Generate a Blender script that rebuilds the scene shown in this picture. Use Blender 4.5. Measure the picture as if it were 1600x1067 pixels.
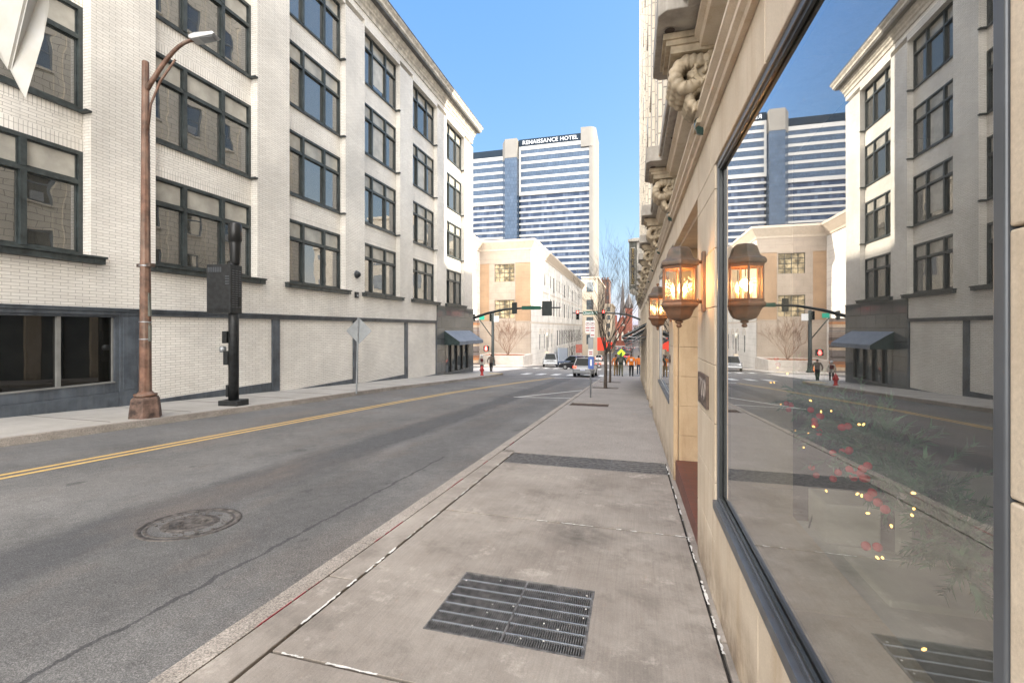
import bpy, bmesh, math, random
from mathutils import Vector, Matrix, noise
random.seed(7)
R = math.radians
sc = bpy.context.scene
for o in list(bpy.data.objects): bpy.data.objects.remove(o)
COL = sc.collection
# ---------------------------------------------------------------- camera, sky, sun, exposure
# world: +y runs down the street, +x is to the right, z = 0 is the pavement beside the photographer
cam = bpy.data.objects.new('camera', bpy.data.cameras.new('camera')); COL.objects.link(cam)
cam.location = (0, 0, 1.6); cam.rotation_euler = (R(90), 0, math.atan(0.27))
cam.data.lens = 15.75; cam.data.sensor_width = 36; cam.data.shift_y = -0.0128
cam.data.clip_start = 0.05; cam.data.clip_end = 6000
sc.camera = cam
FILL_CLOUD = 11.5; SKY_R, SKY_G, SKY_B = .70, .95, 1.75
SUN_EL, SUN_DIR = R(27), Vector((1, 0.18, 0)).normalized()      # horizontal direction towards the sun
w = bpy.data.worlds.new("World"); sc.world = w; w.use_nodes = True
nt = w.node_tree; bg = nt.nodes['Background']
sky = nt.nodes.new('ShaderNodeTexSky'); sky.sky_type = 'NISHITA'; sky.sun_disc = False
sky.sun_elevation = SUN_EL; sky.sun_rotation = math.atan2(SUN_DIR.x, SUN_DIR.y)
sky.air_density = 1.0; sky.dust_density = 0.6; sky.ozone_density = 1.6
# Nishita colour, compressed per channel to a clear winter blue, with an unseen cloud bank added behind the photographer as fill light
def wn(t, **kw):
    x = nt.nodes.new(t)
    for k, v in kw.items(): setattr(x, k, v)
    return x
def wm(op, a, b=0., c=None, clamp=False):
    x = wn('ShaderNodeMath', operation=op); x.use_clamp = clamp
    for i, v in enumerate((a, b) if c is None else (a, b, c)):
        if hasattr(v, 'links'): nt.links.new(v, x.inputs[i])
        else: x.inputs[i].default_value = v
    return x.outputs[0]
sep = wn('ShaderNodeSeparateColor'); nt.links.new(sky.outputs[0], sep.inputs[0]); comb = wn('ShaderNodeCombineColor')
for i, (g_, k_) in enumerate(((.85, SKY_R), (.55, SKY_G), (.12, SKY_B))): nt.links.new(wm('MULTIPLY', wm('POWER', wm('MULTIPLY', sep.outputs[i], .6), g_), k_), comb.inputs[i])
tc = wn('ShaderNodeTexCoord'); sxyz = wn('ShaderNodeSeparateXYZ'); nt.links.new(tc.outputs['Generated'], sxyz.inputs[0])
nz = wn('ShaderNodeTexNoise'); nz.inputs['Scale'].default_value = 2.2; nz.inputs['Detail'].default_value = 6; nt.links.new(tc.outputs['Generated'], nz.inputs['Vector'])
back = wm('MULTIPLY_ADD', sxyz.outputs[1], -1.0, wm('MULTIPLY', sxyz.outputs[2], .35))          # towards -y and overhead
cl = wm('MULTIPLY', wm('SUBTRACT', wm('ADD', back, wm('MULTIPLY', nz.outputs[0], .5)), .45), 3.0, clamp=True)
mx = wn('ShaderNodeMix', data_type='RGBA'); nt.links.new(cl, mx.inputs[0]); nt.links.new(comb.outputs[0], mx.inputs[6]); mx.inputs[7].default_value = (FILL_CLOUD*1.0, FILL_CLOUD*.97, FILL_CLOUD*.93, 1)
nt.links.new(mx.outputs[2], bg.inputs[0]); bg.inputs[1].default_value = 0.1
sl = bpy.data.lights.new('sun', 'SUN'); sl.energy = 2.0; sl.angle = R(0.5); sl.color = (1, .90, .74)
sun = bpy.data.objects.new('sun', sl); COL.objects.link(sun)
sd = Vector((SUN_DIR.x*math.cos(SUN_EL), SUN_DIR.y*math.cos(SUN_EL), math.sin(SUN_EL)))
sun.rotation_euler = sd.to_track_quat('Z', 'Y').to_euler()
sc.view_settings.view_transform = 'Standard'; sc.view_settings.look = 'None'
sc.view_settings.exposure = 2.6; sc.view_settings.gamma = 1

# ---------------------------------------------------------------- terrain profile along the street
GP = [(-60, 3.6), (75, -4.5), (100, -5.9), (180, -9.2), (300, -10.4), (450, -11.2), (4000, -11.2)]
def G(y):
    for (a, za), (b, zb) in zip(GP, GP[1:]):
        if y <= b: return za + (zb-za)*(y-a)/(b-a)
    return GP[-1][1]

# ---------------------------------------------------------------- mesh builder
class MB:
    def __init__(s): s.bm = bmesh.new(); s.uv = s.bm.faces.layers.int.new('swap')
    def face(s, vs, m=0, swap=0, smooth=False):
        try: f = s.bm.faces.new(vs)
        except ValueError: return None
        f.material_index = m; f[s.uv] = swap; f.smooth = smooth; return f
    def poly(s, pts, m=0, swap=0): return s.face([s.bm.verts.new(p) for p in pts], m, swap)
    def box(s, x0, x1, y0, y1, z0, z1, m=0, swap=0, slope=False, rot=None):
        v = []
        for x in (x0, x1):
            for y in (y0, y1):
                for z in (z0, z1):
                    p = Vector((x, y, z + (G(y) if slope else 0)))
                    if rot is not None: p = rot @ p
                    v.append(s.bm.verts.new(p))
        for q in ((0,1,3,2),(4,6,7,5),(0,4,5,1),(2,3,7,6),(0,2,6,4),(1,5,7,3)):
            s.face([v[i] for i in q], m, swap)
        return s
    def prism(s, pts, f0, f1, m=0, caps=True, smooth=False):
        """pts 2d; f0/f1 map a 2d point to 3d for the two ends"""
        a = [s.bm.verts.new(f0(p)) for p in pts]; b = [s.bm.verts.new(f1(p)) for p in pts]
        n = len(pts)
        for i in range(n):
            j = (i+1) % n; s.face([a[i], a[j], b[j], b[i]], m, 0, smooth)
        if caps: s.face(a[::-1], m); s.face(b, m)
        return s
    def tube(s, pts, rad, n=8, m=0, smooth=True, cap=True):
        pts = [Vector(p) for p in pts]
        if not isinstance(rad, (list, tuple)): rad = [rad]*len(pts)
        rings = []; up = Vector((0, 0, 1)); prev = None
        for i, p in enumerate(pts):
            d = (pts[min(i+1, len(pts)-1)] - pts[max(i-1, 0)]).normalized()
            if prev is None:
                q = d.orthogonal().normalized()
                if abs(d.z) > .9: q = Vector((1, 0, 0)); q = (q - d*q.dot(d)).normalized()
            else:
                q = (prev - d*prev.dot(d)).normalized()
            prev = q; r2 = d.cross(q)
            rings.append([s.bm.verts.new(p + (q*math.cos(2*math.pi*k/n) + r2*math.sin(2*math.pi*k/n))*rad[i]) for k in range(n)])
        for a, b in zip(rings, rings[1:]):
            for k in range(n): s.face([a[k], a[(k+1)%n], b[(k+1)%n], b[k]], m, 0, smooth)
        if cap: s.face(rings[0][::-1], m); s.face(rings[-1], m)
        return s
    def lathe(s, prof, c=(0,0,0), n=16, m=0, ph=0., smooth=True, sx=1, sy=1, cap=True):
        rings = []
        for r, z in prof:
            rings.append([s.bm.verts.new((c[0]+r*sx*math.cos(ph+2*math.pi*k/n), c[1]+r*sy*math.sin(ph+2*math.pi*k/n), c[2]+z)) for k in range(n)])
        for a, b in zip(rings, rings[1:]):
            for k in range(n): s.face([a[k], a[(k+1)%n], b[(k+1)%n], b[k]], m, 0, smooth)
        if cap: s.face(rings[0][::-1], m); s.face(rings[-1], m)
        return s
    def sphere(s, c, r, m=0, n=10, sz=1):
        k = 6
        return s.lathe([(max(r*math.sin(math.pi*i/k), 1e-4), -r*sz*math.cos(math.pi*i/k)) for i in range(k+1)], c, n, m)
    def build(s, name, mats, parent=None, world=False, bevel=0, seg=2):
        bm = s.bm
        bmesh.ops.recalc_face_normals(bm, faces=bm.faces[:])
        L = bm.loops.layers.uv.new('UVMap'); bm.normal_update()
        for f in bm.faces:
            n = f.normal; ax = max(range(3), key=lambda i: abs(n[i])); sw = f[s.uv]
            for l in f.loops:
                c = l.vert.co
                u = (c.y, c.z) if ax == 0 else ((c.x, c.z) if ax == 1 else (c.x, c.y))
                l[L].uv = (u[1], u[0]) if sw else u
        me = bpy.data.meshes.new(name); bm.to_mesh(me); bm.free()
        if not isinstance(mats, (list, tuple)): mats = [mats]
        for m in mats: me.materials.append(m)
        return obj(name, me, parent, world, bevel, seg)
def obj(name, me, parent=None, world=False, bevel=0, seg=2):
    o = bpy.data.objects.new(name, me); COL.objects.link(o)
    if parent is not None:
        o.parent = parent
        if world: o.matrix_parent_inverse = Matrix.Translation(parent.location).inverted()
    if bevel:
        b = o.modifiers.new('b', 'BEVEL'); b.width = bevel; b.segments = seg; b.limit_method = 'ANGLE'
    return o
def tag(o, label=None, cat=None, group=None, kind=None):
    if label: o['label'] = label
    if cat: o['category'] = cat
    if group: o['group'] = group
    if kind: o['kind'] = kind
    return o
def thing(name, label, cat, loc=(0,0,0), rz=0, group=None):
    o = bpy.data.objects.new(name, None); COL.objects.link(o); o.location = loc; o.rotation_euler = (0, 0, rz)
    o.empty_display_size = .2
    return tag(o, label, cat, group)
def kids(o): return [c for c in bpy.data.objects if c.parent == o]
def copy_tree(o, parent=None, loc=None, rz=None, label=None):
    c = o.copy(); COL.objects.link(c)
    if parent is not None: c.parent = parent
    if loc is not None: c.location = loc
    if rz is not None: c.rotation_euler = (0, 0, rz)
    if label: c['label'] = label
    for k in kids(o): copy_tree(k, c)
    return c
def text_mesh(body, size, depth=.0, space=1.0):
    cu = bpy.data.curves.new('lettering', 'FONT'); cu.body = body; cu.size = size; cu.extrude = depth
    cu.align_x = 'CENTER'; cu.align_y = 'CENTER'; cu.space_character = space
    cu.resolution_u = 3
    t = bpy.data.objects.new('tmp', cu); COL.objects.link(t); bpy.context.view_layer.update()
    me = bpy.data.meshes.new_from_object(t.evaluated_get(bpy.context.evaluated_depsgraph_get()))
    bpy.data.objects.remove(t); return me
def lettering(body, size, mtx, mat, parent, depth=.004, space=1.0, world=True, name='lettering'):
    me = text_mesh(body, size, depth, space); me.transform(mtx); me.materials.clear(); me.materials.append(mat)
    return obj(name, me, parent, world)
FACE_NEG_Y = Matrix.Rotation(R(90), 4, 'X')                    # text readable from -y
FACE_NEG_X = Matrix.Rotation(R(-90), 4, 'Z') @ FACE_NEG_Y      # readable from -x
FACE_POS_X = Matrix.Rotation(R(90), 4, 'Z') @ FACE_NEG_Y
def T(x, y, z): return Matrix.Translation((x, y, z))

# ---------------------------------------------------------------- materials
def newmat(name):
    m = bpy.data.materials.new(name); m.use_nodes = True
    n = m.node_tree; return m, n, n.nodes['Principled BSDF']
def nd(n, t, **kw):
    x = n.nodes.new(t)
    for k, v in kw.items(): setattr(x, k, v)
    return x
def noise_n(n, vec, scale, detail=4, rough=.6):
    x = nd(n, 'ShaderNodeTexNoise'); x.inputs['Scale'].default_value = scale; x.inputs['Detail'].default_value = detail
    x.inputs['Roughness'].default_value = rough
    if vec is not None: n.links.new(vec, x.inputs['Vector'])
    return x.outputs['Fac']
def ramp(n, fac, stops):
    r = nd(n, 'ShaderNodeValToRGB'); e = r.color_ramp.elements
    while len(e) < len(stops): e.new(.5)
    for i, (p, c) in enumerate(stops):
        e[i].position = p; e[i].color = (c, c, c, 1) if not isinstance(c, tuple) else (*c, 1)
    n.links.new(fac, r.inputs[0]); return r.outputs[0]
def mixc(n, fac, a, b, bt='MIX'):
    x = nd(n, 'ShaderNodeMix', data_type='RGBA', blend_type=bt)
    for i, v in ((0, fac), (6, a), (7, b)):
        if hasattr(v, 'is_linked') or hasattr(v, 'links'): n.links.new(v, x.inputs[i])
        elif i == 0: x.inputs[0].default_value = v
        else: x.inputs[i].default_value = (*v, 1)
    return x.outputs[2]
def math_n(n, op, a, b=0, c=None, clamp=False):
    x = nd(n, 'ShaderNodeMath', operation=op); x.use_clamp = clamp
    for i, v in enumerate((a, b) if c is None else (a, b, c)):
        if hasattr(v, 'links'): n.links.new(v, x.inputs[i])
        else: x.inputs[i].default_value = v
    return x.outputs[0]
def bump_n(n, h, strength, dist=.01, prev=None):
    b = nd(n, 'ShaderNodeBump'); b.inputs['Strength'].default_value = strength; b.inputs['Distance'].default_value = dist
    n.links.new(h, b.inputs['Height'])
    if prev is not None: n.links.new(prev, b.inputs['Normal'])
    return b.outputs[0]
def objc(n):
    g = nd(n, 'ShaderNodeTexCoord'); return g.outputs['Object']
def geo(n):
    g = nd(n, 'ShaderNodeNewGeometry'); return g.outputs['Position']
def mapv(n, vec, scale=(1,1,1), rot=(0,0,0), loc=(0,0,0)):
    m = nd(n, 'ShaderNodeMapping'); m.inputs['Scale'].default_value = scale; m.inputs['Rotation'].default_value = rot
    m.inputs['Location'].default_value = loc; n.links.new(vec, m.inputs[0]); return m.outputs[0]
def pm(name, col, rough=.6, metal=0, var=.15, vs=3, bump=.0, bs=60, spec=.5, streak=0, col2=None, dirt=None, coat=0):
    """general weathered surface"""
    m, n, b = newmat(name); c = objc(n)
    f = noise_n(n, c, vs, 5)
    c2 = col2 or tuple(x*(1-var*2) for x in col); c1 = tuple(min(x*(1+var*.6), 1) for x in col)
    out = mixc(n, ramp(n, f, [(.35, 0.), (.68, 1.)]), c2, c1)
    if streak:
        s = noise_n(n, mapv(n, c, (6, 6, .5)), 1.5, 4)
        out = mixc(n, math_n(n, 'MULTIPLY', ramp(n, s, [(.45, 0.), (.7, 1.)]), streak), out, dirt or tuple(x*.45 for x in col))
    n.links.new(out, b.inputs['Base Color'])
    b.inputs['Roughness'].default_value = rough; b.inputs['Metallic'].default_value = metal
    b.inputs['Specular IOR Level'].default_value = spec; b.inputs['Coat Weight'].default_value = coat
    if bump: n.links.new(bump_n(n, noise_n(n, c, bs, 4), bump, .01), b.inputs['Normal'])
    return m
def brick(name, c1, c2, mortar, bw=.305, rh=.078, ms=.006, rough=.45, soldier=False, dirty=.34, spec=.5):
    m, n, b = newmat(name); uv = nd(n, 'ShaderNodeUVMap'); uv.uv_map = 'UVMap'
    t = nd(n, 'ShaderNodeTexBrick'); n.links.new(uv.outputs[0], t.inputs['Vector'])
    t.inputs['Scale'].default_value = 1; t.inputs['Brick Width'].default_value = bw; t.inputs['Row Height'].default_value = rh
    t.inputs['Mortar Size'].default_value = ms; t.inputs['Mortar Smooth'].default_value = .2; t.inputs['Bias'].default_value = 0
    if soldier: t.offset = 0
    t.inputs['Color1'].default_value = (*c1, 1); t.inputs['Color2'].default_value = (*c2, 1); t.inputs['Mortar'].default_value = (*mortar, 1)
    c = geo(n)
    f = ramp(n, noise_n(n, c, .35, 6), [(.36, .80), (.64, 1.04)])
    out = mixc(n, 1.0, t.outputs['Color'], f, 'MULTIPLY')
    s = ramp(n, noise_n(n, mapv(n, c, (2.2, 2.2, .16)), 1.0, 6, .7), [(.55, 0.), (.75, 1.)])
    out = mixc(n, math_n(n, 'MULTIPLY', s, dirty), out, tuple(x*.62 for x in c2))
    sp = ramp(n, noise_n(n, c, 1.7, 3, .8), [(.66, 0.), (.72, 1.)])
    out = mixc(n, math_n(n, 'MULTIPLY', sp, dirty*.6), out, tuple(x*.5 for x in c2))
    n.links.new(out, b.inputs['Base Color']); b.inputs['Roughness'].default_value = rough; b.inputs['Specular IOR Level'].default_value = spec
    bm1 = bump_n(n, math_n(n, 'SUBTRACT', 1, t.outputs['Fac']), .5, .004)
    bm2 = bump_n(n, noise_n(n, c, 3.5, 3), .25, .02, bm1)
    n.links.new(bm2, b.inputs['Normal']); return m
def emis(name, col, st):
    m, n, b = newmat(name); b.inputs['Base Color'].default_value = (*col, 1)
    b.inputs['Emission Color'].default_value = (*col, 1); b.inputs['Emission Strength'].default_value = st; return m
def mirror_glass(name, base=(.02,.025,.025), ior=2.0, wav=.05, ws=.7, rough=.01, var=None):
    m, n, b = newmat(name); b.inputs['Base Color'].default_value = (*base, 1); b.inputs['Roughness'].default_value = rough
    b.inputs['IOR'].default_value = ior; c = objc(n)
    if var:
        n.links.new(mixc(n, ramp(n, noise_n(n, c, .9, 2), [(.4, 0.), (.6, 1.)]), base, var), b.inputs['Base Color'])
    if wav: n.links.new(bump_n(n, noise_n(n, c, ws, 2), wav, .05), b.inputs['Normal'])
    return m
def clear_glass(name, ior=1.8, tint=(.82,.86,.83), rough=0.0, wav=0, ws=40, boost=1.0, add=.0, film=0):
    m, n, b = newmat(name); n.nodes.remove(b); out = n.nodes['Material Output']
    fr = nd(n, 'ShaderNodeFresnel'); gb = nd(n, 'ShaderNodeNewGeometry')
    n.links.new(math_n(n, 'MULTIPLY_ADD', gb.outputs['Backfacing'], 1/ior-ior, ior), fr.inputs[0])   # same reflectance from either side
    gl = nd(n, 'ShaderNodeBsdfGlossy'); gl.inputs['Roughness'].default_value = rough
    tr = nd(n, 'ShaderNodeBsdfTransparent'); tr.inputs[0].default_value = (*tint, 1)
    mx = nd(n, 'ShaderNodeMixShader')
    # both faces of a pane: back side sees the same reflectance
    n.links.new(math_n(n, 'MULTIPLY_ADD', fr.outputs[0], boost, add, clamp=True), mx.inputs[0])
    n.links.new(tr.outputs[0], mx.inputs[1]); n.links.new(gl.outputs[0], mx.inputs[2]); n.links.new(mx.outputs[0], out.inputs[0])
    if film:                                             # thin uneven film of dust
        df = nd(n, 'ShaderNodeBsdfDiffuse'); df.inputs[0].default_value = (.8,.8,.78,1); m2 = nd(n, 'ShaderNodeMixShader')
        f_ = ramp(n, noise_n(n, mapv(n, objc(n), (1,1.5,4)), 1.2, 6, .7), [(.3, film*.5), (.7, film*1.8)])
        n.links.new(f_, m2.inputs[0]); n.links.new(mx.outputs[0], m2.inputs[1]); n.links.new(df.outputs[0], m2.inputs[2]); n.links.new(m2.outputs[0], out.inputs[0])
    if wav:
        bb = bump_n(n, noise_n(n, objc(n), ws, 2), wav, .01); n.links.new(bb, gl.inputs['Normal']); n.links.new(bb, fr.inputs['Normal'])
    return m

M = {}
M['cream_brick'] = brick('cream_brick', (.90,.865,.80), (.82,.78,.715), (.40,.37,.33), ms=.0055, rough=.32)
M['cream_soldier'] = brick('cream_soldier', (.90,.865,.80), (.82,.78,.715), (.40,.37,.33), bw=.305, rh=.085, rough=.32, soldier=True)
M['white_brick'] = brick('white_brick', (.80,.77,.71), (.74,.71,.66), (.45,.42,.38), ms=.005, rough=.4, dirty=.12)
M['tower_brick'] = brick('tower_brick', (.72,.65,.54), (.66,.59,.48), (.25,.22,.18), bw=.6, rh=.3, ms=.012, rough=.6, dirty=.5)
M['green_trim'] = pm('green_trim', (.045,.057,.059), .38, var=.3, vs=4, streak=.2, dirt=(.12,.13,.12))
M['slate_trim'] = pm('slate_trim', (.085,.10,.12), .42, var=.25, vs=2, streak=.3, dirt=(.16,.17,.18))
M['light_trim'] = pm('light_trim', (.22,.22,.21), .4, var=.1)
M['win_glass'] = mirror_glass('win_glass', (.05,.05,.045), 2.8, .12, .6)
M['dark_glass'] = mirror_glass('dark_glass', (.008,.008,.007), 1.75, .04, .6)
M['shade_pane'] = pm('shade_pane', (.46,.44,.39), .12, var=.15, vs=1.2)
M['blind'] = pm('blind', (.55,.53,.48), .25, var=.12, vs=2)
M['cornice_cream'] = pm('cornice_cream', (.66,.62,.55), .55, var=.2, streak=.4)
M['cornice_dark'] = pm('cornice_dark', (.13,.13,.125), .5, var=.2, streak=.3)
M['granite'] = brick('granite', (.11,.12,.125), (.14,.15,.155), (.05,.05,.05), bw=1.3, rh=.82, ms=.01, rough=.12, dirty=.1)
M['awning_blue'] = pm('awning_blue', (.20,.23,.28), .75, var=.1)
M['awning_dark'] = pm('awning_dark', (.03,.05,.05), .8, var=.2)
M['black'] = pm('black', (.012,.013,.014), .35, var=.2)
M['matte_black'] = pm('matte_black', (.02,.022,.024), .5, var=.3, vs=8)
M['white_metal'] = pm('white_metal', (.78,.78,.77), .35, var=.05)
M['silver'] = pm('silver', (.55,.56,.57), .3, .8, var=.08)
M['steel'] = pm('steel', (.105,.115,.13), .35, .3, var=.12, streak=.25)
M['dark_steel'] = pm('dark_steel', (.05,.055,.055), .35, .3, var=.2, streak=.3)
M['galv'] = pm('galv', (.36,.38,.40), .45, .5, var=.12, vs=5)
M['rust_paint'] = pm('rust_paint', (.20,.105,.07), .6, .1, var=.3, vs=4, bump=.3, bs=40, streak=.45, dirt=(.26,.22,.18))
M['copper'] = pm('copper', (.21,.095,.05), .5, .35, var=.25, vs=9, bump=.2, bs=60, col2=(.12,.075,.05))
M['copper_roof'] = pm('copper_roof', (.17,.105,.07), .55, .3, var=.2, vs=7, bump=.2, bs=50, col2=(.07,.06,.05))
M['bronze'] = pm('bronze', (.16,.12,.10), .45, .5, var=.2, vs=12)
M['flame'] = emis('flame', (1, .62, .22), 5)
M['red_light'] = emis('red_light', (1, .05, .04), 4)
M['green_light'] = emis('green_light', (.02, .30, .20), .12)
M['tail'] = emis('tail', (.9, .06, .03), .8)
M['fairy'] = emis('fairy', (1, .5, .12), 1.6)
M['sign_green'] = pm('sign_green', (.0,.085,.055), .4, var=.1)
M['sign_white'] = pm('sign_white', (.78,.78,.78), .4, var=.04)
M['sign_red'] = pm('sign_red', (.45,.05,.05), .4, var=.1)
M['sign_blue'] = pm('sign_blue', (.06,.13,.42), .4, var=.1)
M['sign_back'] = pm('sign_back', (.30,.315,.325), .42, .4, var=.08, vs=4)
M['sign_lime'] = pm('sign_lime', (.62,.85,.06), .4, var=.05)
M['signal_dark'] = pm('signal_dark', (.012,.02,.019), .45, var=.2)
M['gold'] = pm('gold', (.42,.30,.10), .35, .4, var=.1)
M['grey_green'] = pm('grey_green', (.13,.135,.115), .6, var=.2, vs=6, streak=.3)
M['hydrant_red'] = pm('hydrant_red', (.45,.03,.03), .4, var=.2, vs=12)
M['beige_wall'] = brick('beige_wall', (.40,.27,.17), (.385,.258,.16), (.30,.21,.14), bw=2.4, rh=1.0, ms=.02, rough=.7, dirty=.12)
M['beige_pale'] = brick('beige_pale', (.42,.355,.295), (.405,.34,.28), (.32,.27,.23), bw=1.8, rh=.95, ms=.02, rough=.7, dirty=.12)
M['beige_lit_side'] = brick('beige_lit_side', (.78,.75,.71), (.77,.74,.70), (.56,.54,.51), bw=30, rh=.95, ms=.03, rough=.7, dirty=.12)
M['beige_cornice'] = pm('beige_cornice', (.60,.52,.43), .7, var=.06)
M['blue_panel'] = pm('blue_panel', (.42,.50,.62), .5, var=.08)
M['bldg_glass'] = mirror_glass('bldg_glass', (.06,.08,.10), 1.8, .1, .5, var=(.12,.14,.15))
M['warm_glass'] = mirror_glass('warm_glass', (.55,.45,.28), 1.5, .1, .5, .1, var=(.16,.13,.08))
M['concrete_t'] = pm('concrete_t', (.175,.165,.15), .75, var=.06, vs=.2)
M['hotel_white'] = pm('hotel_white', (.36,.358,.35), .6, var=.03, vs=.05)
M['far_cream'] = pm('far_cream', (.66,.56,.44), .8, var=.1, vs=.1)
M['far_brown'] = brick('far_brown', (.20,.10,.07), (.26,.13,.09), (.16,.1,.08), bw=3, rh=2.4, ms=.4, rough=.8)
M['church_red'] = brick('church_red', (.34,.10,.07), (.28,.09,.06), (.3,.16,.12), bw=2, rh=1.2, ms=.1, rough=.8)
M['slate'] = pm('slate', (.12,.11,.11), .7, var=.2, vs=.5)
M['far_grey'] = pm('far_grey', (.25,.24,.24), .8, var=.2, vs=.2)
M['orange'] = pm('orange', (.75,.20,.02), .7, var=.1, vs=14)
M['banner_red'] = pm('banner_red', (.75,.05,.02), .6, var=.08)
M['bark'] = pm('bark', (.11,.085,.07), .9, var=.35, vs=20, bump=.5, bs=60)
M['bark_tan'] = pm('bark_tan', (.33,.20,.14), .9, var=.3, vs=20)
M['mulch'] = pm('mulch', (.10,.065,.05), .95, var=.5, vs=40, bump=.8, bs=90)
M['needle'] = pm('needle', (.085,.24,.10), .5, var=.35, vs=14)
M['berry'] = pm('berry', (.75,.03,.04), .2, var=.1)
M['ivory'] = pm('ivory', (.62,.60,.52), .5, var=.06)
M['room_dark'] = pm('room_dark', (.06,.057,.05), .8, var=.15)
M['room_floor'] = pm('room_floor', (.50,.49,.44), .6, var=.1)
M['red_tile'] = brick('red_tile', (.16,.05,.033), (.125,.042,.03), (.10,.05,.04), bw=.2, rh=.1, ms=.006, rough=.5, dirty=.3)
M['banner_white'] = pm('banner_white', (.46,.46,.45), .45, var=.05, vs=2, col2=(.44,.42,.37))
M['green_glass'] = mirror_glass('green_glass', (.03,.07,.06), 1.6, 0)
M['tyre'] = pm('tyre', (.015,.015,.015), .85, var=.1)
M['rim'] = pm('rim', (.45,.45,.46), .3, .8, var=.1)
M['car_glass'] = mirror_glass('car_glass', (.008,.010,.010), 1.22, 0)
M['head'] = pm('head', (.7,.7,.7), .1, .2, var=.05)
M['plate'] = pm('plate', (.55,.58,.7), .4, var=.05)
M['plate_w'] = M['plate']
def paint(name, col, metal=.4): return pm(name, col, .28, metal, var=.03, coat=.6)
M['p_silver'] = paint('p_silver', (.17,.175,.185), .3); M['p_black'] = paint('p_black', (.015,.015,.018)); M['p_grey'] = paint('p_grey', (.30,.31,.33))
M['p_red'] = paint('p_red', (.35,.03,.03)); M['p_white'] = paint('p_white', (.7,.7,.7), 0); M['p_blue'] = paint('p_blue', (.05,.07,.12))
M['skin'] = pm('skin', (.42,.24,.17), .6, var=.08); M['skin_dark'] = pm('skin_dark', (.16,.085,.055), .6, var=.08)
M['seed_glass'] = clear_glass('seed_glass', 1.45, (.95,.86,.70), .05, .6, 60, 1.2, .04)
M['shop_glass'] = clear_glass('shop_glass', 1.5, (.90,.94,.90), 0, .02, 1.1, 1.6, .32, .014)

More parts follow.
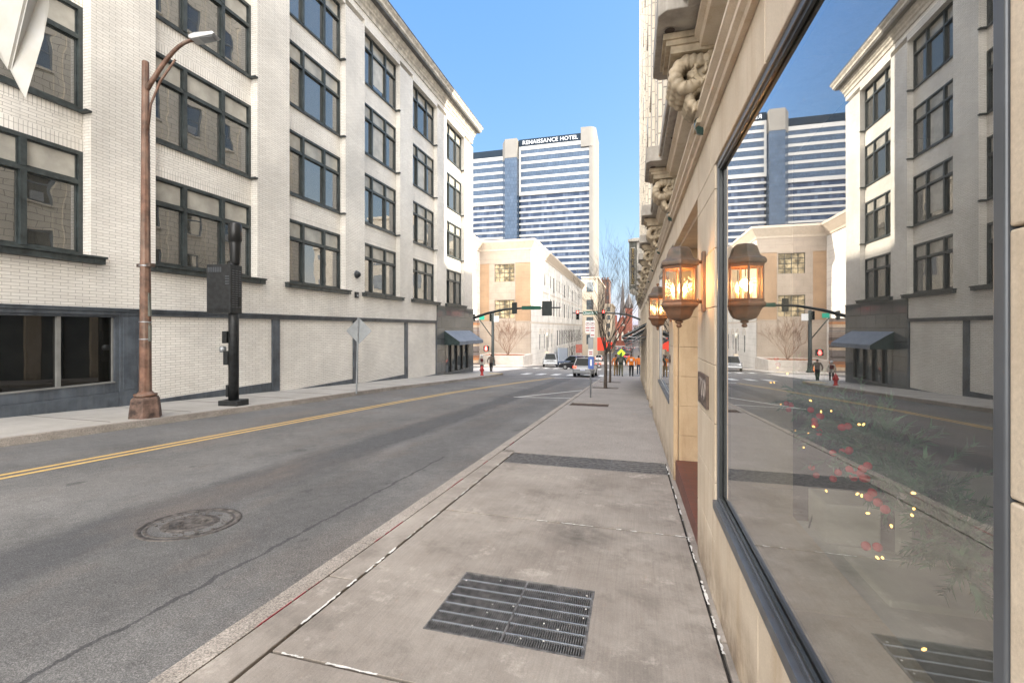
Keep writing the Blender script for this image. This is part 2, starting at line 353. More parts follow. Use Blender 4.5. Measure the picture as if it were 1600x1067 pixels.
def asphalt():
    m, n, b = newmat('asphalt'); p = geo(n)
    sx = nd(n, 'ShaderNodeSeparateXYZ'); n.links.new(p, sx.inputs[0]); X = sx.outputs[0]; Y = sx.outputs[1]
    wob = math_n(n, 'MULTIPLY_ADD', noise_n(n, mapv(n, p, (.8,.35,1)), 1.3, 5), .9, -.45)
    xw = math_n(n, 'ADD', X, wob)
    def band(c, half, soft):   # 1 inside |x-c|<half
        d = math_n(n, 'ABSOLUTE', math_n(n, 'SUBTRACT', xw, c)); 
        return math_n(n, 'SUBTRACT', 1, math_n(n, 'DIVIDE', math_n(n, 'SUBTRACT', d, half), soft, clamp=True), clamp=True)
    base = mixc(n, ramp(n, noise_n(n, p, .45, 6, .65), [(.35, 0.), (.65, 1.)]), (.095,.092,.089), (.16,.155,.149))
    base = mixc(n, math_n(n, 'MULTIPLY', band(-4.75, .32, .30), .8), base, (.058,.058,.061))     # old sealed trench and wheel paths
    base = mixc(n, math_n(n, 'MULTIPLY', band(-3.55, .30, .4), .5), base, (.068,.066,.066))
    base = mixc(n, math_n(n, 'MULTIPLY', band(-9.6, .5, .5), .25), base, (.10,.10,.105))
    base = mixc(n, math_n(n, 'MULTIPLY', band(-6.6, .3, .4), .2), base, (.20,.185,.17))
    # brown and oily stains
    base = mixc(n, math_n(n, 'MULTIPLY', ramp(n, noise_n(n, mapv(n, p, (1,.45,1), loc=(3,1,0)), 1.6, 5), [(.55, 0.), (.7, 1.)]), .35), base, (.12,.095,.08))
    base = mixc(n, math_n(n, 'MULTIPLY', ramp(n, noise_n(n, mapv(n, p, (1,.7,1), loc=(8,4,0)), 3.2, 4, .5), [(.68, 0.), (.72, 1.)]), .6), base, (.045,.045,.045))
    # crack with tar
    cw = math_n(n, 'MULTIPLY_ADD', noise_n(n, mapv(n, p, (0,1,0)), 3.0, 4, .7), .16, -3.15)
    dc = math_n(n, 'ABSOLUTE', math_n(n, 'SUBTRACT', X, cw))
    near = math_n(n, 'LESS_THAN', Y, 7)
    thick = math_n(n, 'MULTIPLY_ADD', noise_n(n, p, 6, 3), .06, -.012)
    base = mixc(n, math_n(n, 'MULTIPLY', math_n(n, 'MULTIPLY', math_n(n, 'LESS_THAN', dc, thick), near), .75), base, (.035,.035,.037))
    cw2 = math_n(n, 'MULTIPLY_ADD', noise_n(n, mapv(n, p, (0,.7,0), loc=(0,7,0)), 1.2, 5, .7), .9, -4.9)
    d2 = math_n(n, 'ABSOLUTE', math_n(n, 'SUBTRACT', X, cw2))
    base = mixc(n, math_n(n, 'MULTIPLY', math_n(n, 'MULTIPLY', math_n(n, 'LESS_THAN', d2, .035), math_n(n, 'GREATER_THAN', Y, 7)), .5), base, (.05,.05,.05))
    base = mixc(n, .9, base, ramp(n, noise_n(n, p, 7, 5, .8), [(.32, .80), (.68, 1.18)]), 'MULTIPLY')
    vo = nd(n, 'ShaderNodeTexVoronoi'); vo.inputs['Scale'].default_value = .8; n.links.new(mapv(n, p, (1, .7, 1)), vo.inputs['Vector'])
    spot = math_n(n, 'LESS_THAN', vo.outputs['Distance'], math_n(n, 'MULTIPLY_ADD', noise_n(n, p, 4.5, 4), .30, -.085))
    base = mixc(n, math_n(n, 'MULTIPLY', spot, .55), base, (.04,.039,.038))
    base = mixc(n, math_n(n, 'MULTIPLY', ramp(n, noise_n(n, mapv(n, p, (1,.3,1), loc=(31,2,0)), .9, 5), [(.5, 0.), (.7, 1.)]), .4), base, (.17,.135,.11))
    sp = noise_n(n, p, 110, 2, .9)
    base = mixc(n, .8, base, ramp(n, sp, [(.3, .30), (.5, .92), (.72, 2.5)]), 'MULTIPLY')
    sp2 = ramp(n, noise_n(n, p, 48, 2, .9), [(.7, 0.), (.74, 1.)])
    base = mixc(n, math_n(n, 'MULTIPLY', sp2, .4), base, (.36,.34,.32))
    n.links.new(base, b.inputs['Base Color']); b.inputs['Roughness'].default_value = .8
    h = bump_n(n, noise_n(n, p, 120, 2, .8), .5, .006); n.links.new(bump_n(n, noise_n(n, p, 1.1, 3), .3, .03, h), b.inputs['Normal'])
    return m
M['asphalt'] = asphalt()
def concrete(name, a, bcol, speck=.25, stain=.45, sc_=1.0, agg=0):
    m, n, b = newmat(name); p = geo(n)
    base = mixc(n, ramp(n, noise_n(n, p, .9*sc_, 7, .7), [(.34, 0.), (.66, 1.)]), a, bcol)
    base = mixc(n, math_n(n, 'MULTIPLY', ramp(n, noise_n(n, mapv(n, p, (1,1,1), loc=(5,2,0)), 2.3, 6, .7), [(.5, 0.), (.68, 1.)]), stain), base, tuple(x*.62 for x in a))
    base = mixc(n, math_n(n, 'MULTIPLY', ramp(n, noise_n(n, mapv(n, p, (1,1,1), loc=(15,2,0)), 3.1, 7, .75), [(.58, 0.), (.66, 1.)]), stain), base, tuple(min(1, x*1.25) for x in bcol))
    br = noise_n(n, mapv(n, p, (90, 3, 1), rot=(0,0,.25)), 1, 3)         # broom marks
    base = mixc(n, .35, base, ramp(n, br, [(.3, .75), (.7, 1.2)]), 'MULTIPLY')
    # spalls, gum
    v = nd(n, 'ShaderNodeTexVoronoi'); v.inputs['Scale'].default_value = 2.4; n.links.new(p, v.inputs['Vector'])
    gum = math_n(n, 'LESS_THAN', v.outputs['Distance'], math_n(n, 'MULTIPLY_ADD', noise_n(n, p, .8, 2), .13, -.030))
    base = mixc(n, math_n(n, 'MULTIPLY', gum, .65), base, tuple(x*.3 for x in a))
    # one scorched patch
    vd = nd(n, 'ShaderNodeVectorMath', operation='DISTANCE'); n.links.new(p, vd.inputs[0]); vd.inputs[1].default_value = (-.44, 4.0, G(4.0)+.0)
    sc1 = math_n(n, 'SUBTRACT', 1, math_n(n, 'DIVIDE', vd.outputs['Value'], .42), clamp=True)
    base = mixc(n, math_n(n, 'MULTIPLY', sc1, ramp(n, noise_n(n, p, 9, 5), [(.3, .3), (.6, 1.)])), base, tuple(x*.38 for x in a))
    if agg:
        base = mixc(n, .9, base, ramp(n, noise_n(n, p, 85, 2, .9), [(.35, 1-agg), (.5, 1.), (.68, 1+agg)]), 'MULTIPLY')
    else:
        base = mixc(n, .6, base, ramp(n, noise_n(n, p, 160, 2, .8), [(.3, .8), (.7, 1.2)]), 'MULTIPLY')
    n.links.new(base, b.inputs['Base Color']); b.inputs['Roughness'].default_value = .82
    h = bump_n(n, noise_n(n, p, 70, 4, .7), .35, .006); n.links.new(bump_n(n, noise_n(n, p, 2.5, 4), .25, .02, h), b.inputs['Normal'])
    return m
M['concrete'] = concrete('concrete', (.22,.19,.163), (.35,.312,.272), stain=.6)
M['concrete_far'] = concrete('concrete_far', (.245,.22,.198), (.30,.27,.245), agg=.35, stain=.25)
M['concrete_left'] = concrete('concrete_left', (.34,.32,.29), (.43,.405,.375), agg=.1, stain=.2)
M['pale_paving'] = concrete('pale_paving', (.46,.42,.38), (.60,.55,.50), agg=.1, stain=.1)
def kerb_mat():
    m = concrete('kerb_stone', (.25,.22,.19), (.36,.32,.28), agg=.6); n = m.node_tree; b = n.nodes['Principled BSDF']
    src = b.inputs['Base Color'].links[0].from_socket; p = geo(n)
    sx = nd(n, 'ShaderNodeSeparateXYZ'); n.links.new(p, sx.inputs[0])
    dx = math_n(n, 'ABSOLUTE', math_n(n, 'SUBTRACT', sx.outputs[0], -2.085))
    seg = ramp(n, noise_n(n, mapv(n, p, (0,1,0), loc=(0,3.4,0)), 1.1, 3), [(.52, 0.), (.56, 1.)])
    near = math_n(n, 'LESS_THAN', sx.outputs[1], 8)
    rough = math_n(n, 'GREATER_THAN', noise_n(n, p, 22, 3), .40)
    k = math_n(n, 'MULTIPLY', math_n(n, 'MULTIPLY', math_n(n, 'LESS_THAN', dx, .028), seg), math_n(n, 'MULTIPLY', near, rough))
    n.links.new(mixc(n, math_n(n, 'MULTIPLY', k, .85), src, (.42,.05,.07)), b.inputs['Base Color']); return m
M['kerb'] = kerb_mat()
def stone(name, a, bcol, warm):
    m, n, b = newmat(name); p = geo(n)
    base = mixc(n, ramp(n, noise_n(n, p, 1.6, 6, .65), [(.35, 0.), (.65, 1.)]), a, bcol)
    s = ramp(n, noise_n(n, mapv(n, p, (7,7,.7)), 1.0, 5, .7), [(.48, 0.), (.68, 1.)])
    base = mixc(n, math_n(n, 'MULTIPLY', s, .5), base, warm)
    # grime that has risen from the pavement, and lichen-dark blotches
    sx = nd(n, 'ShaderNodeSeparateXYZ'); n.links.new(p, sx.inputs[0])
    hgt = math_n(n, 'MULTIPLY_ADD', sx.outputs[1], .06, sx.outputs[2])
    low = math_n(n, 'SUBTRACT', 1, math_n(n, 'DIVIDE', hgt, .42), clamp=True)
    g = math_n(n, 'MULTIPLY', low, ramp(n, noise_n(n, mapv(n, p, (2,2,2)), 2, 6, .7), [(.36, 0.), (.58, 1.)]))
    base = mixc(n, math_n(n, 'MULTIPLY', g, .85), base, (.15,.105,.07))
    base = mixc(n, .5, base, ramp(n, noise_n(n, p, 120, 3, .8), [(.3, .8), (.7, 1.2)]), 'MULTIPLY')
    n.links.new(base, b.inputs['Base Color']); b.inputs['Roughness'].default_value = .7
    h = bump_n(n, noise_n(n, p, 90, 4, .7), .3, .004); n.links.new(bump_n(n, noise_n(n, p, 6, 4), .3, .006, h), b.inputs['Normal'])
    return m
M['stone'] = stone('stone', (.475,.395,.30), (.585,.50,.395), (.40,.29,.18))
M['stone_warm'] = stone('stone_warm', (.46,.33,.20), (.56,.42,.27), (.34,.22,.12))
M['terra'] = pm('terra', (.47,.39,.28), .6, var=.22, vs=7, bump=.5, bs=30, streak=.5, dirt=(.20,.16,.11))
M['terra_grey'] = pm('terra_grey', (.38,.35,.31), .65, var=.15, vs=5, bump=.3, bs=30, streak=.5, dirt=(.15,.13,.11))
M['cast_iron'] = pm('cast_iron', (.085,.075,.07), .6, .5, var=.3, vs=12, bump=.5, bs=60)
M['manhole'] = pm('manhole', (.13,.115,.105), .6, .3, var=.35, vs=14, bump=.9, bs=45)
M['grate_bar'] = pm('grate_bar', (.20,.19,.18), .55, .3, var=.3, vs=20)
M['void'] = pm('void', (.012,.011,.010), .95, var=.2)
M['caulk'] = pm('caulk', (.72,.70,.66), .7, var=.15, vs=30)
M['joint'] = pm('joint', (.045,.038,.032), .95, var=.3, vs=20)
def line_paint(name, col):
    m, n, b = newmat(name); p = geo(n)
    f = ramp(n, noise_n(n, p, 30, 5, .8), [(.36, 0.), (.46, 1.)])
    n.links.new(mixc(n, f, tuple(x*.45+.05 for x in col), col), b.inputs['Base Color']); b.inputs['Roughness'].default_value = .7
    return m
M['yellow_paint'] = line_paint('yellow_paint', (.56,.37,.13)); M['white_paint'] = line_paint('white_paint', (.62,.61,.58))

# ---------------------------------------------------------------- ground, road, pavements
def sheet(name, x0, x1, ys, dz, mat, kind='structure', fn=None, xs=None):
    mb = MB(); rows = []
    xs = xs or [x0, x1]
    for y in ys: rows.append([mb.bm.verts.new((x, y, G(y)+dz)) for x in xs])
    for a, b in zip(rows, rows[1:]):
        for i in range(len(xs)-1): mb.face([a[i], a[i+1], b[i+1], b[i]])
    return tag(mb.build(name, mat), kind=kind)
ys_all = [-60, -20, 0, 20, 40, 60, 75, 100, 140, 180, 240, 300, 450, 4000]
sheet('ground', -3000, 3000, ys_all, -.16, M['concrete_far'])
sheet('road', -60, 60, [y for y in ys_all if y < 500], -.14, M['asphalt'])
sheet('painted_sun_band', -13.2, 1.8, [88, 100, 110], -.135, M['pale_paving'])  # pale colour stands in for sunlight falling on the far road

# pavement on the right, cast as separate slabs with open joints
mb = MB()
def slab(x0, x1, y0, y1, m=0, top=0): mb.box(x0, x1, y0, y1, -.12, top, m, slope=True)
g_ = .009
ends = [(-4, -.6), (-.6, 1.97), (1.97, 4.25)]
for y0, y1 in ends[:2]: slab(-1.87+g_, .465-g_, y0+g_, y1-g_)
# slab with the opening for the near grate
GX0, GX1, GY0, GY1 = -1.18, -.25, 2.38, 3.09
oc = [(-1.87+g_, 1.97+g_), (.465-g_, 1.97+g_), (.465-g_, 4.25-g_), (-1.87+g_, 4.25-g_)]; ic = [(GX0, GY0), (GX1, GY0), (GX1, GY1), (GX0, GY1)]
to, ti, bo, bi = [[mb.bm.verts.new((x, y, G(y)+dz)) for x, y in q] for q, dz in ((oc, 0), (ic, 0), (oc, -.12), (ic, -.12))]
for i in range(4):
    j = (i+1) % 4; mb.face([to[i], to[j], ti[j], ti[i]]); mb.face([to[i], to[j], bo[j], bo[i]]); mb.face([ti[i], ti[j], bi[j], bi[i]])
slab(-1.87+g_, .465-g_, 4.264, 6.40)
pav = tag(mb.build('pavement_right', M['concrete'], bevel=.004), kind='structure')
mb = MB(); # coarse grey pavement further on, with two tree pits
pits = [(-1.98, -.76, 14.35, 15.25), (-1.98, -.70, 22.4, 23.2), (-1.98, -.72, 27.5, 28.3)]
prev = 7.1
for i, (a, b, c, d) in enumerate(pits):
    slab(-2.09, .54, prev, c); slab(-2.09, a, c, d); slab(b, .54, c, d); prev = d
slab(-2.09, .54, prev, 33.6); slab(-2.09, 34, 33.6, 36.9)
mb.box(-2.25, 34, 36.9, 37.1, -.16, -.01, slope=True)
tag(mb.build('pavement_far_right', M['concrete_far'], bevel=.006), kind='structure')
mb = MB()
y = -4
while y < 7.1:
    slab(-2.10, -1.885, y+.004, y+2.24); slab(.478, .56, y+.004, y+2.24); y += 2.25
tag(mb.build('pavement_edge', M['concrete'], bevel=.006), kind='structure')
mb = MB(); y = -6
while y < 37:
    L = 3.1; n = 10; y1 = min(y+L, 37.1)
    rows = []
    for i in range(n+1):
        yy = y + .01 + (y1-y-.015)*i/n; wv = .018*noise.noise(Vector((yy*2.3, 0, 0))) if yy < 12 else 0
        prof = [(-2.30, -.2), (-2.285+wv, -.03), (-2.255+wv, -.004), (-2.108, 0), (-2.108, -.2)]
        rows.append([mb.bm.verts.new((px, yy, G(yy)+pz)) for px, pz in prof])
    for a, b in zip(rows, rows[1:]):
        for k in range(4): mb.face([a[k], a[k+1], b[k+1], b[k]])
    mb.face(rows[0]); mb.face(rows[-1][::-1]); y = y1
tag(mb.build('kerb_right', M['kerb']), kind='structure')
mb = MB(); mb.box(-2.2, .6, -5, 7.2, -.155, -.03, slope=True)
tag(mb.build('joint_bed', M['joint']), kind='structure')
mb = MB()
# ragged white sealant left in the joints
rnd = random.Random(3)
def caulk(x, y0, y1, dens, wmax=.016):
    y = y0
    while y < y1:
        l = rnd.uniform(.02, .16)
        if rnd.random() < dens:
            pts = []; n = 5
            for i in range(n+1): pts.append((x + rnd.uniform(.002, wmax), y + l*i/n))
            for i in range(n, -1, -1): pts.append((x - rnd.uniform(.0, .008), y + l*i/n))
            mb.poly([(px, py, G(py)+.0025) for px, py in pts])
        y += l
caulk(.470, .9, 7.0, .4); caulk(-1.882, 2.0, 3.2, .5, .02); caulk(-1.882, 3.2, 6.9, .3, .01)
def caulkx(y, x0, x1, dens):
    x = x0
    while x < x1:
        l = rnd.uniform(.03, .15)
        if rnd.random() < dens:
            pts = [(x+l*i/4, y+rnd.uniform(.002, .012)) for i in range(5)] + [(x+l*i/4, y-rnd.uniform(0, .007)) for i in range(4, -1, -1)]
            mb.poly([(px, py, G(py)+.0025) for px, py in pts])
        x += l
caulkx(1.97, -1.87, -1.2, .8); caulkx(4.25, -.9, .46, .3)
tag(mb.build('joint_sealant', M['caulk']), kind='structure')
for i, (a, b, c, d) in enumerate(pits):
    mb = MB(); nx, ny = 14, 9; vv = []
    for iy in range(ny+1):
        vv.append([mb.bm.verts.new((a+(b-a)*ix/nx, c+(d-c)*iy/ny, G(c+(d-c)*iy/ny) - .025 + .02*noise.noise(Vector((ix*.7+i*9, iy*.7, 0))))) for ix in range(nx+1)])
    for iy in range(ny):
        for ix in range(nx): mb.face([vv[iy][ix], vv[iy][ix+1], vv[iy+1][ix+1], vv[iy+1][ix]], smooth=True)
    tag(mb.build('mulch_bed', M['mulch']), kind='structure')

# left pavement with kerb
CL = [(-30, -10.5), (12, -10.55), (18, -10.75), (23, -10.45), (29, -10.3), (34, -10.3), (36.3, -10.6), (37.8, -11.4), (38.6, -12.8), (38.9, -15), (38.9, -60)]
mb = MB(); F0, F1, K0, K1 = [], [], [], []
pts = []
for (ya, xa), (yb, xb) in zip(CL, CL[1:]):
    n = max(1, int(abs(yb-ya)/3))
    for k in range(n): pts.append((xa+(xb-xa)*k/n, ya+(yb-ya)*k/n))
pts.append((-60, 38.9))
inner = [(-13.9, y) if y < 33 else (-13.9, 34) for x, y in pts]
def strip(mb, A, B, dza, dzb, m=0):
    a = [mb.bm.verts.new((x, y, G(y)+dza)) for x, y in A]; b = [mb.bm.verts.new((x, y, G(y)+dzb)) for x, y in B]
    for i in range(len(A)-1): mb.face([a[i], a[i+1], b[i+1], b[i]], m)
def off(P, d):
    out = []
    for i, (x, y) in enumerate(P):
        x0, y0 = P[max(i-1, 0)]; x1, y1 = P[min(i+1, len(P)-1)]; l = math.hypot(x1-x0, y1-y0) or 1
        out.append((x + (y1-y0)/l*d, y - (x1-x0)/l*d))
    return out
ki = off(pts, -.16)
strip(mb, ki, inner, 0, 0)
mb.poly([(-60, 38.9-.16, G(38.7)), (-13.9, 34, G(34)), (-60, 34, G(34))])
for yj in [y*1.8+.7 for y in range(-8, 19)]: pass
tag(mb.build('pavement_left', M['concrete_left']), kind='structure')
mb = MB(); strip(mb, pts, ki, .004, .004); strip(mb, off(pts, .02), pts, -.15, .004)
tag(mb.build('kerb_left', M['kerb']), kind='structure')
mb = MB()
for k in range(20):
    y0 = -4 + k*1.85
    if y0 < 33: mb.box(-13.6, -10.95, y0, y0+.018, -.01, .003, slope=True)
tag(mb.build('pavement_joints', M['joint']), kind='structure')
# far side of the crossing
mb = MB(); mb.box(-60, -14.6, 58.5, 72.9, -.16, 0, slope=True); mb.box(-16.5, -14.6, 72.9, 74.9, -.16, 0, slope=True)
tag(mb.build('plaza_pavement', M['pale_paving'], bevel=.02), kind='structure')
mb = MB()
yy = [74.9, 100, 140, 180, 300]
for a, b in zip(yy, yy[1:]): mb.box(-16.5, -14.3, a, b, -.16, 0, slope=True); mb.box(.3, 3, a, b, -.16, 0, slope=True)
mb.box(-.6, 3, 60, 74.9, -.16, 0, slope=True); mb.box(3, 60, 60, 64, -.16, 0, slope=True)
tag(mb.build('pavement_beyond', M['concrete_far']), kind='structure')

# markings: centre line, bay lines, stop line, crosswalks
mb = MB()
cl = [(-20,-8.15),(-5,-8.15),(4,-8.13),(9,-8.05),(14,-7.95),(18.5,-7.75),(23,-7.3),(28,-6.65),(33.7,-5.85)]
for o_ in (-.11, .11):
    for (ya, xa), (yb, xb) in zip(cl, cl[1:]):
        mb.poly([(xa+o_-.05, ya, G(ya)-.136), (xa+o_+.05, ya, G(ya)-.136), (xb+o_+.05, yb, G(yb)-.136), (xb+o_-.05, yb, G(yb)-.136)])
tag(mb.build('centre_line', M['yellow_paint']), kind='structure')
mb = MB()
def line(xa, ya, xb, yb, wd=.1):
    d = Vector((xb-xa, yb-ya)).normalized(); px, py = -d.y*wd/2, d.x*wd/2
    q = [(xa+px, ya+py), (xb+px, yb+py), (xb-px, yb-py), (xa-px, ya-py)]
    mb.poly([(x, y, G(y)-.136) for x, y in q])
line(-4.6, 17.6, -2.3, 22.8, .12); line(-4.7, 17.65, -2.3, 18.15, .12)
line(-5.8, 33.9, -2.4, 34.5, .35)
line(-6.0, 33.9, -6.2, 26, .0001)
for k in range(6): mb.box(-9.6+k*1.35, -9.0+k*1.35, 38.2, 40.9, -.14, -.136, slope=True)
for k in range(8): mb.box(-12.6+k*1.35, -12.0+k*1.35, 56.4, 58.9, -.14, -.136, slope=True)
for k in range(12): mb.box(-9+k*.6-.2, -9+k*.6+.2, 120, 123, -.14, -.12, slope=True)
tag(mb.build('lane_markings', M['white_paint']), kind='structure')
mb = MB(); mb.box(-18.5, -13.2, 42.5, 56.5, -.14, -.134, slope=True)
tag(mb.build('crossing_paving', M['pale_paving']), kind='structure')
mb = MB(); mb.box(-11.6, -10.4, 34.6, 35.9, -.005, .004, slope=True); mb.box(-17, -15.3, 59, 60.2, -.005, .004, slope=True)
tag(mb.build('tactile_paving', pm('tactile', (.55,.38,.14), .8, var=.1)), kind='structure')

# ---------------------------------------------------------------- near grate, long grate, manhole
def slope_obj(o): return o
gr = thing('pavement_grate', 'square dark steel ventilation grate set in the near pavement slab', 'grate', ((GX0+GX1)/2, (GY0+GY1)/2, G(2.74)))
mb = MB()
for y0, y1 in ((GY0, GY0+.012), (GY1-.012, GY1)): mb.box(GX0, GX1, y0, y1, -.05, .001, slope=True)
for x0, x1 in ((GX0, GX0+.012), (GX1-.012, GX1), ((GX0+GX1)/2-.005, (GX0+GX1)/2+.005)): mb.box(x0, x1, GY0+.012, GY1-.012, -.05, .001, slope=True)
mb.build('grate_frame', M['grate_bar'], gr, True)
mb = MB()
nb = 66
for i in range(nb):
    x = GX0+.018 + (GX1-GX0-.036)*i/(nb-1); mb.box(x-.0032, x+.0032, GY0+.012, GY1-.012, -.03, -.003, slope=True)
mb.build('bearing_bars', M['grate_bar'], gr, True)
mb = MB()
for i in range(1, 7):
    y = GY0 + (GY1-GY0)*i/7; mb.box(GX0+.012, GX1-.012, y-.004, y+.004, -.012, -.0005, slope=True)
mb.build('cross_rods', M['galv'], gr, True)
mb = MB(); mb.box(GX0, GX1, GY0, GY1, -.118, -.112, slope=True); mb.build('pit_floor', M['void'], gr, True)
mb = MB()
for i in range(14):
    mb.sphere((rnd.uniform(GX0+.03, GX1-.03), 0, 0), .001) if False else None
    x, y = rnd.uniform(GX0+.03, GX1-.03), rnd.uniform(GY0+.03, GY1-.03); s_ = rnd.uniform(.003, .006)
    mb.box(x-s_, x+s_, y-s_*.8, y+s_*.8, -.003, .001, slope=True)
mb.build('grit', M['caulk'], gr, True)['kind'] = 'stuff'
lg = thing('drain_grate', 'long narrow steel drain grate spanning the pavement to the doorway', 'grate', (-.7, 6.74, G(6.74)))
mb = MB(); n = 150
mb.box(-1.86, .46, 6.40, 6.415, -.06, 0, slope=True); mb.box(-1.86, .46, 7.065, 7.08, -.06, 0, slope=True)
for i in range(4): mb.box(-1.86+i*.77, -1.85+i*.77, 6.415, 7.065, -.06, 0, slope=True)
mb.build('grate_frame', M['grate_bar'], lg, True)
mb = MB()
for i in range(n): x = -1.85+2.3*i/(n-1); mb.box(x-.0045, x+.0045, 6.415, 7.065, -.035, -.002, slope=True)
for i in range(5): mb.box(-1.85, .45, 6.5+i*.115, 6.508+i*.115, -.01, 0, slope=True)
mb.build('bearing_bars', M['grate_bar'], lg, True)
mb = MB(); mb.box(-1.86, .46, 6.4, 7.08, -.119, -.011, slope=True); mb.build('silt', concrete('silt', (.13,.115,.10), (.26,.23,.20), agg=.5), lg, True)
mc = (-4.27, 3.49); mh = thing('manhole_cover', 'round worn iron manhole cover in the dark asphalt lane', 'manhole cover', (mc[0], mc[1], G(mc[1])-.14))
sh = Matrix.Identity(4); sh[2][1] = -.06
def tilt(o):
    o.data.transform(sh); return o
mb = MB(); mb.lathe([(.44, -.02), (.44, .004), (.41, .006), (.405, .001), (.385, .001), (.38, -.01)], n=48, cap=False); tilt(mb.build('rim', M['manhole'], mh))
mb = MB(); mb.lathe([(.375, -.02), (.375, .002), (.345, .003), (.34, -.002), (.20, .001), (.195, .006), (.175, .006), (.17, .001), (.0005, .001)], n=48, cap=False)
for k in range(46):
    a = rnd.uniform(0, 6.28); r_ = rnd.choice([.08, .12, .24, .27, .30, .33]); s_ = rnd.uniform(.008, .02)
    mb.box(r_*math.cos(a)-s_, r_*math.cos(a)+s_, r_*math.sin(a)-s_*.4, r_*math.sin(a)+s_*.4, .0, .006)
tilt(mb.build('lid', M['manhole'], mh))

# ---------------------------------------------------------------- cream brick office building on the left
LX = -13.65; RX = LX-.32
lb = thing('brick_building', 'long cream glazed brick building with dark green framed windows left of the street', 'building', (-20, 15, G(15)))
OP = [10.06+5.36*k for k in range(-4, 5)]; OW = 3.72; CY = 37.3
Z0, PZ, WH, NZ = 3.48, 3.78, 2.74, 4
TOP = Z0+PZ*3+WH                                     # 17.56
mb = MB()
ys = [-14] + sum([[a, a+OW] for a in OP], []) + [CY]
for i in range(0, len(ys), 2): mb.box(LX-1.2, LX, ys[i], ys[i+1], Z0, TOP)              # piers
mb.box(LX-1.2, LX, -14, CY, TOP+.3, 18.2); mb.box(LX-1.2, LX, -14, 29.72, 2.12, Z0)
mb.box(LX-1.2, LX, 29.72, CY, 3.22, Z0)
for a in OP: mb.box(LX-1.2, LX, a, a+OW, TOP, TOP+.3, 1, 1)
for a in OP:
    for k in range(1, NZ):
        z = Z0+PZ*k
        mb.box(RX-.8, RX+.03, a, a+OW, z-PZ+WH, z-PZ+WH+.30, 1, 1); mb.box(RX-.8, RX+.03, a, a+OW, z-.30, z, 1, 1)
        mb.box(RX-.8, RX+.03, a, a+OW, z-PZ+WH+.30, z-.30)
PIL = [(-12.4,-12), (-7.05,-6.65), (-1.7,-1.3), (3.7,4.1), (9.08,9.6), (14.48,14.86), (19.74,20.12), (25.04,25.42), (29.60,29.74)]
for (a, b), (c, d), zb in zip(PIL[4:], PIL[5:], (-.51, -.95, -1.25, -1.66)): mb.box(LX-.6, LX-.02, b, c, zb, 1.96)
for (a, b), (c, d) in zip(PIL[:3], PIL[1:4]): mb.box(LX-.6, LX-.02, b, c, .3, 1.96)
mb.box(-40, LX-1.2, CY-.4, CY, -4, 18.2); mb.box(-40, LX-1.2, -14, -13.6, -4, 18.2); mb.box(-40, -39.6, -13.6, CY-.4, -4, 18.2)
mb.build('wall', [M['cream_brick'], M['cream_soldier']], lb, True)
mb = MB()
mb.box(-39.5, LX-1.25, -13.5, CY-.45, 18.0, 18.3); mb.box(LX-4, LX-3.8, -13.5, CY-.45, -3, 18.0)
mb.build('roof', M['far_grey'], lb, True)
mb = MB()                                            # cornice profile (x outwards, z)
prof = [(0,18.2),(.06,18.2),(.06,18.42),(.14,18.5),(.14,18.62),(.22,18.70),(.30,18.95),(.52,19.02),(.60,19.08),(.60,19.22),(.72,19.36),(.72,19.44),(0,19.5)]
mb.prism([(x, z) for x, z in prof], lambda p: (LX+p[0], -14, p[1]), lambda p: (LX+p[0], CY+p[0], p[1]))
mb.prism([(x, z) for x, z in prof], lambda p: (LX+p[0], CY+p[0], p[1]), lambda p: (-40, CY+p[0], p[1]))
mb.build('cornice', M['cornice_cream'], lb, True)
mb = MB(); mb.box(LX-.1, LX+.74, -14, CY+.74, 19.44, 19.52); mb.box(LX+.3, LX+.56, -13.9, CY+.4, 18.90, 19.00)
mb.build('gutter', M['cornice_dark'], lb, True)
mb = MB()                                            # belt and ground floor trim
mb.box(LX-.3, LX+.10, -14, 29.74, 2.06, 2.12); mb.box(LX-.3, LX+.06, -14, 29.74, 1.96, 2.06); mb.box(LX-.3, LX+.12, -14, 29.74, 2.12, 2.15)
for a, b in PIL: mb.box(LX-.5, LX+.04, a, b, -3, 1.96)
for (a, b), (c, d), zb in zip(PIL[4:], PIL[5:], (-.51, -.95, -1.25, -1.66)): mb.box(LX-.5, LX+.012, b, c, -3, zb)
for (a, b), (c, d) in zip(PIL[:3], PIL[1:4]): mb.box(LX-.5, LX+.012, b, c, -3, .3)
mb.box(LX+.04, LX+.055, 9.16, 9.5, -.1, 1.9)
mb.build('belt_course', M['slate_trim'], lb, True, bevel=.006)
def pane_mb(): return MB()
# basement window
bw = MB(); by0, by1 = 4.1, 9.08
bw.box(LX-.3, LX+.03, by0, by1, -3, -.14); bw.box(LX-.3, LX-.005, by0, by1, -.14, .12); bw.box(LX-.3, LX+.015, by0, by1, -.155, -.14)
bw.box(LX-.3, LX+.01, by0, by1, 1.90, 1.96); bw.box(LX-.3, LX+.01, by1-.1, by1, .12, 1.90)
fw = bw.build('basement_window', M['slate_trim'], lb, True, bevel=.005)
fw['label'] = 'wide dark basement window in slate frame'
t = MB(); t.box(LX-.15, LX+.02, by0, by1-.1, .12, .155); t.box(LX-.12, LX-.03, 7.72, 7.80, .155, 1.9); t.box(LX-.15, LX-.06, by1-.13, by1-.1, .155, 1.9)
t.build('glazing_bar', M['light_trim'], fw, False)
t = MB(); t.poly([(LX-.10, by0, .15), (LX-.10, by1-.1, .15), (LX-.10, by1-.1, 1.9), (LX-.10, by0, 1.9)]); t.build('pane', M['dark_glass'], fw)
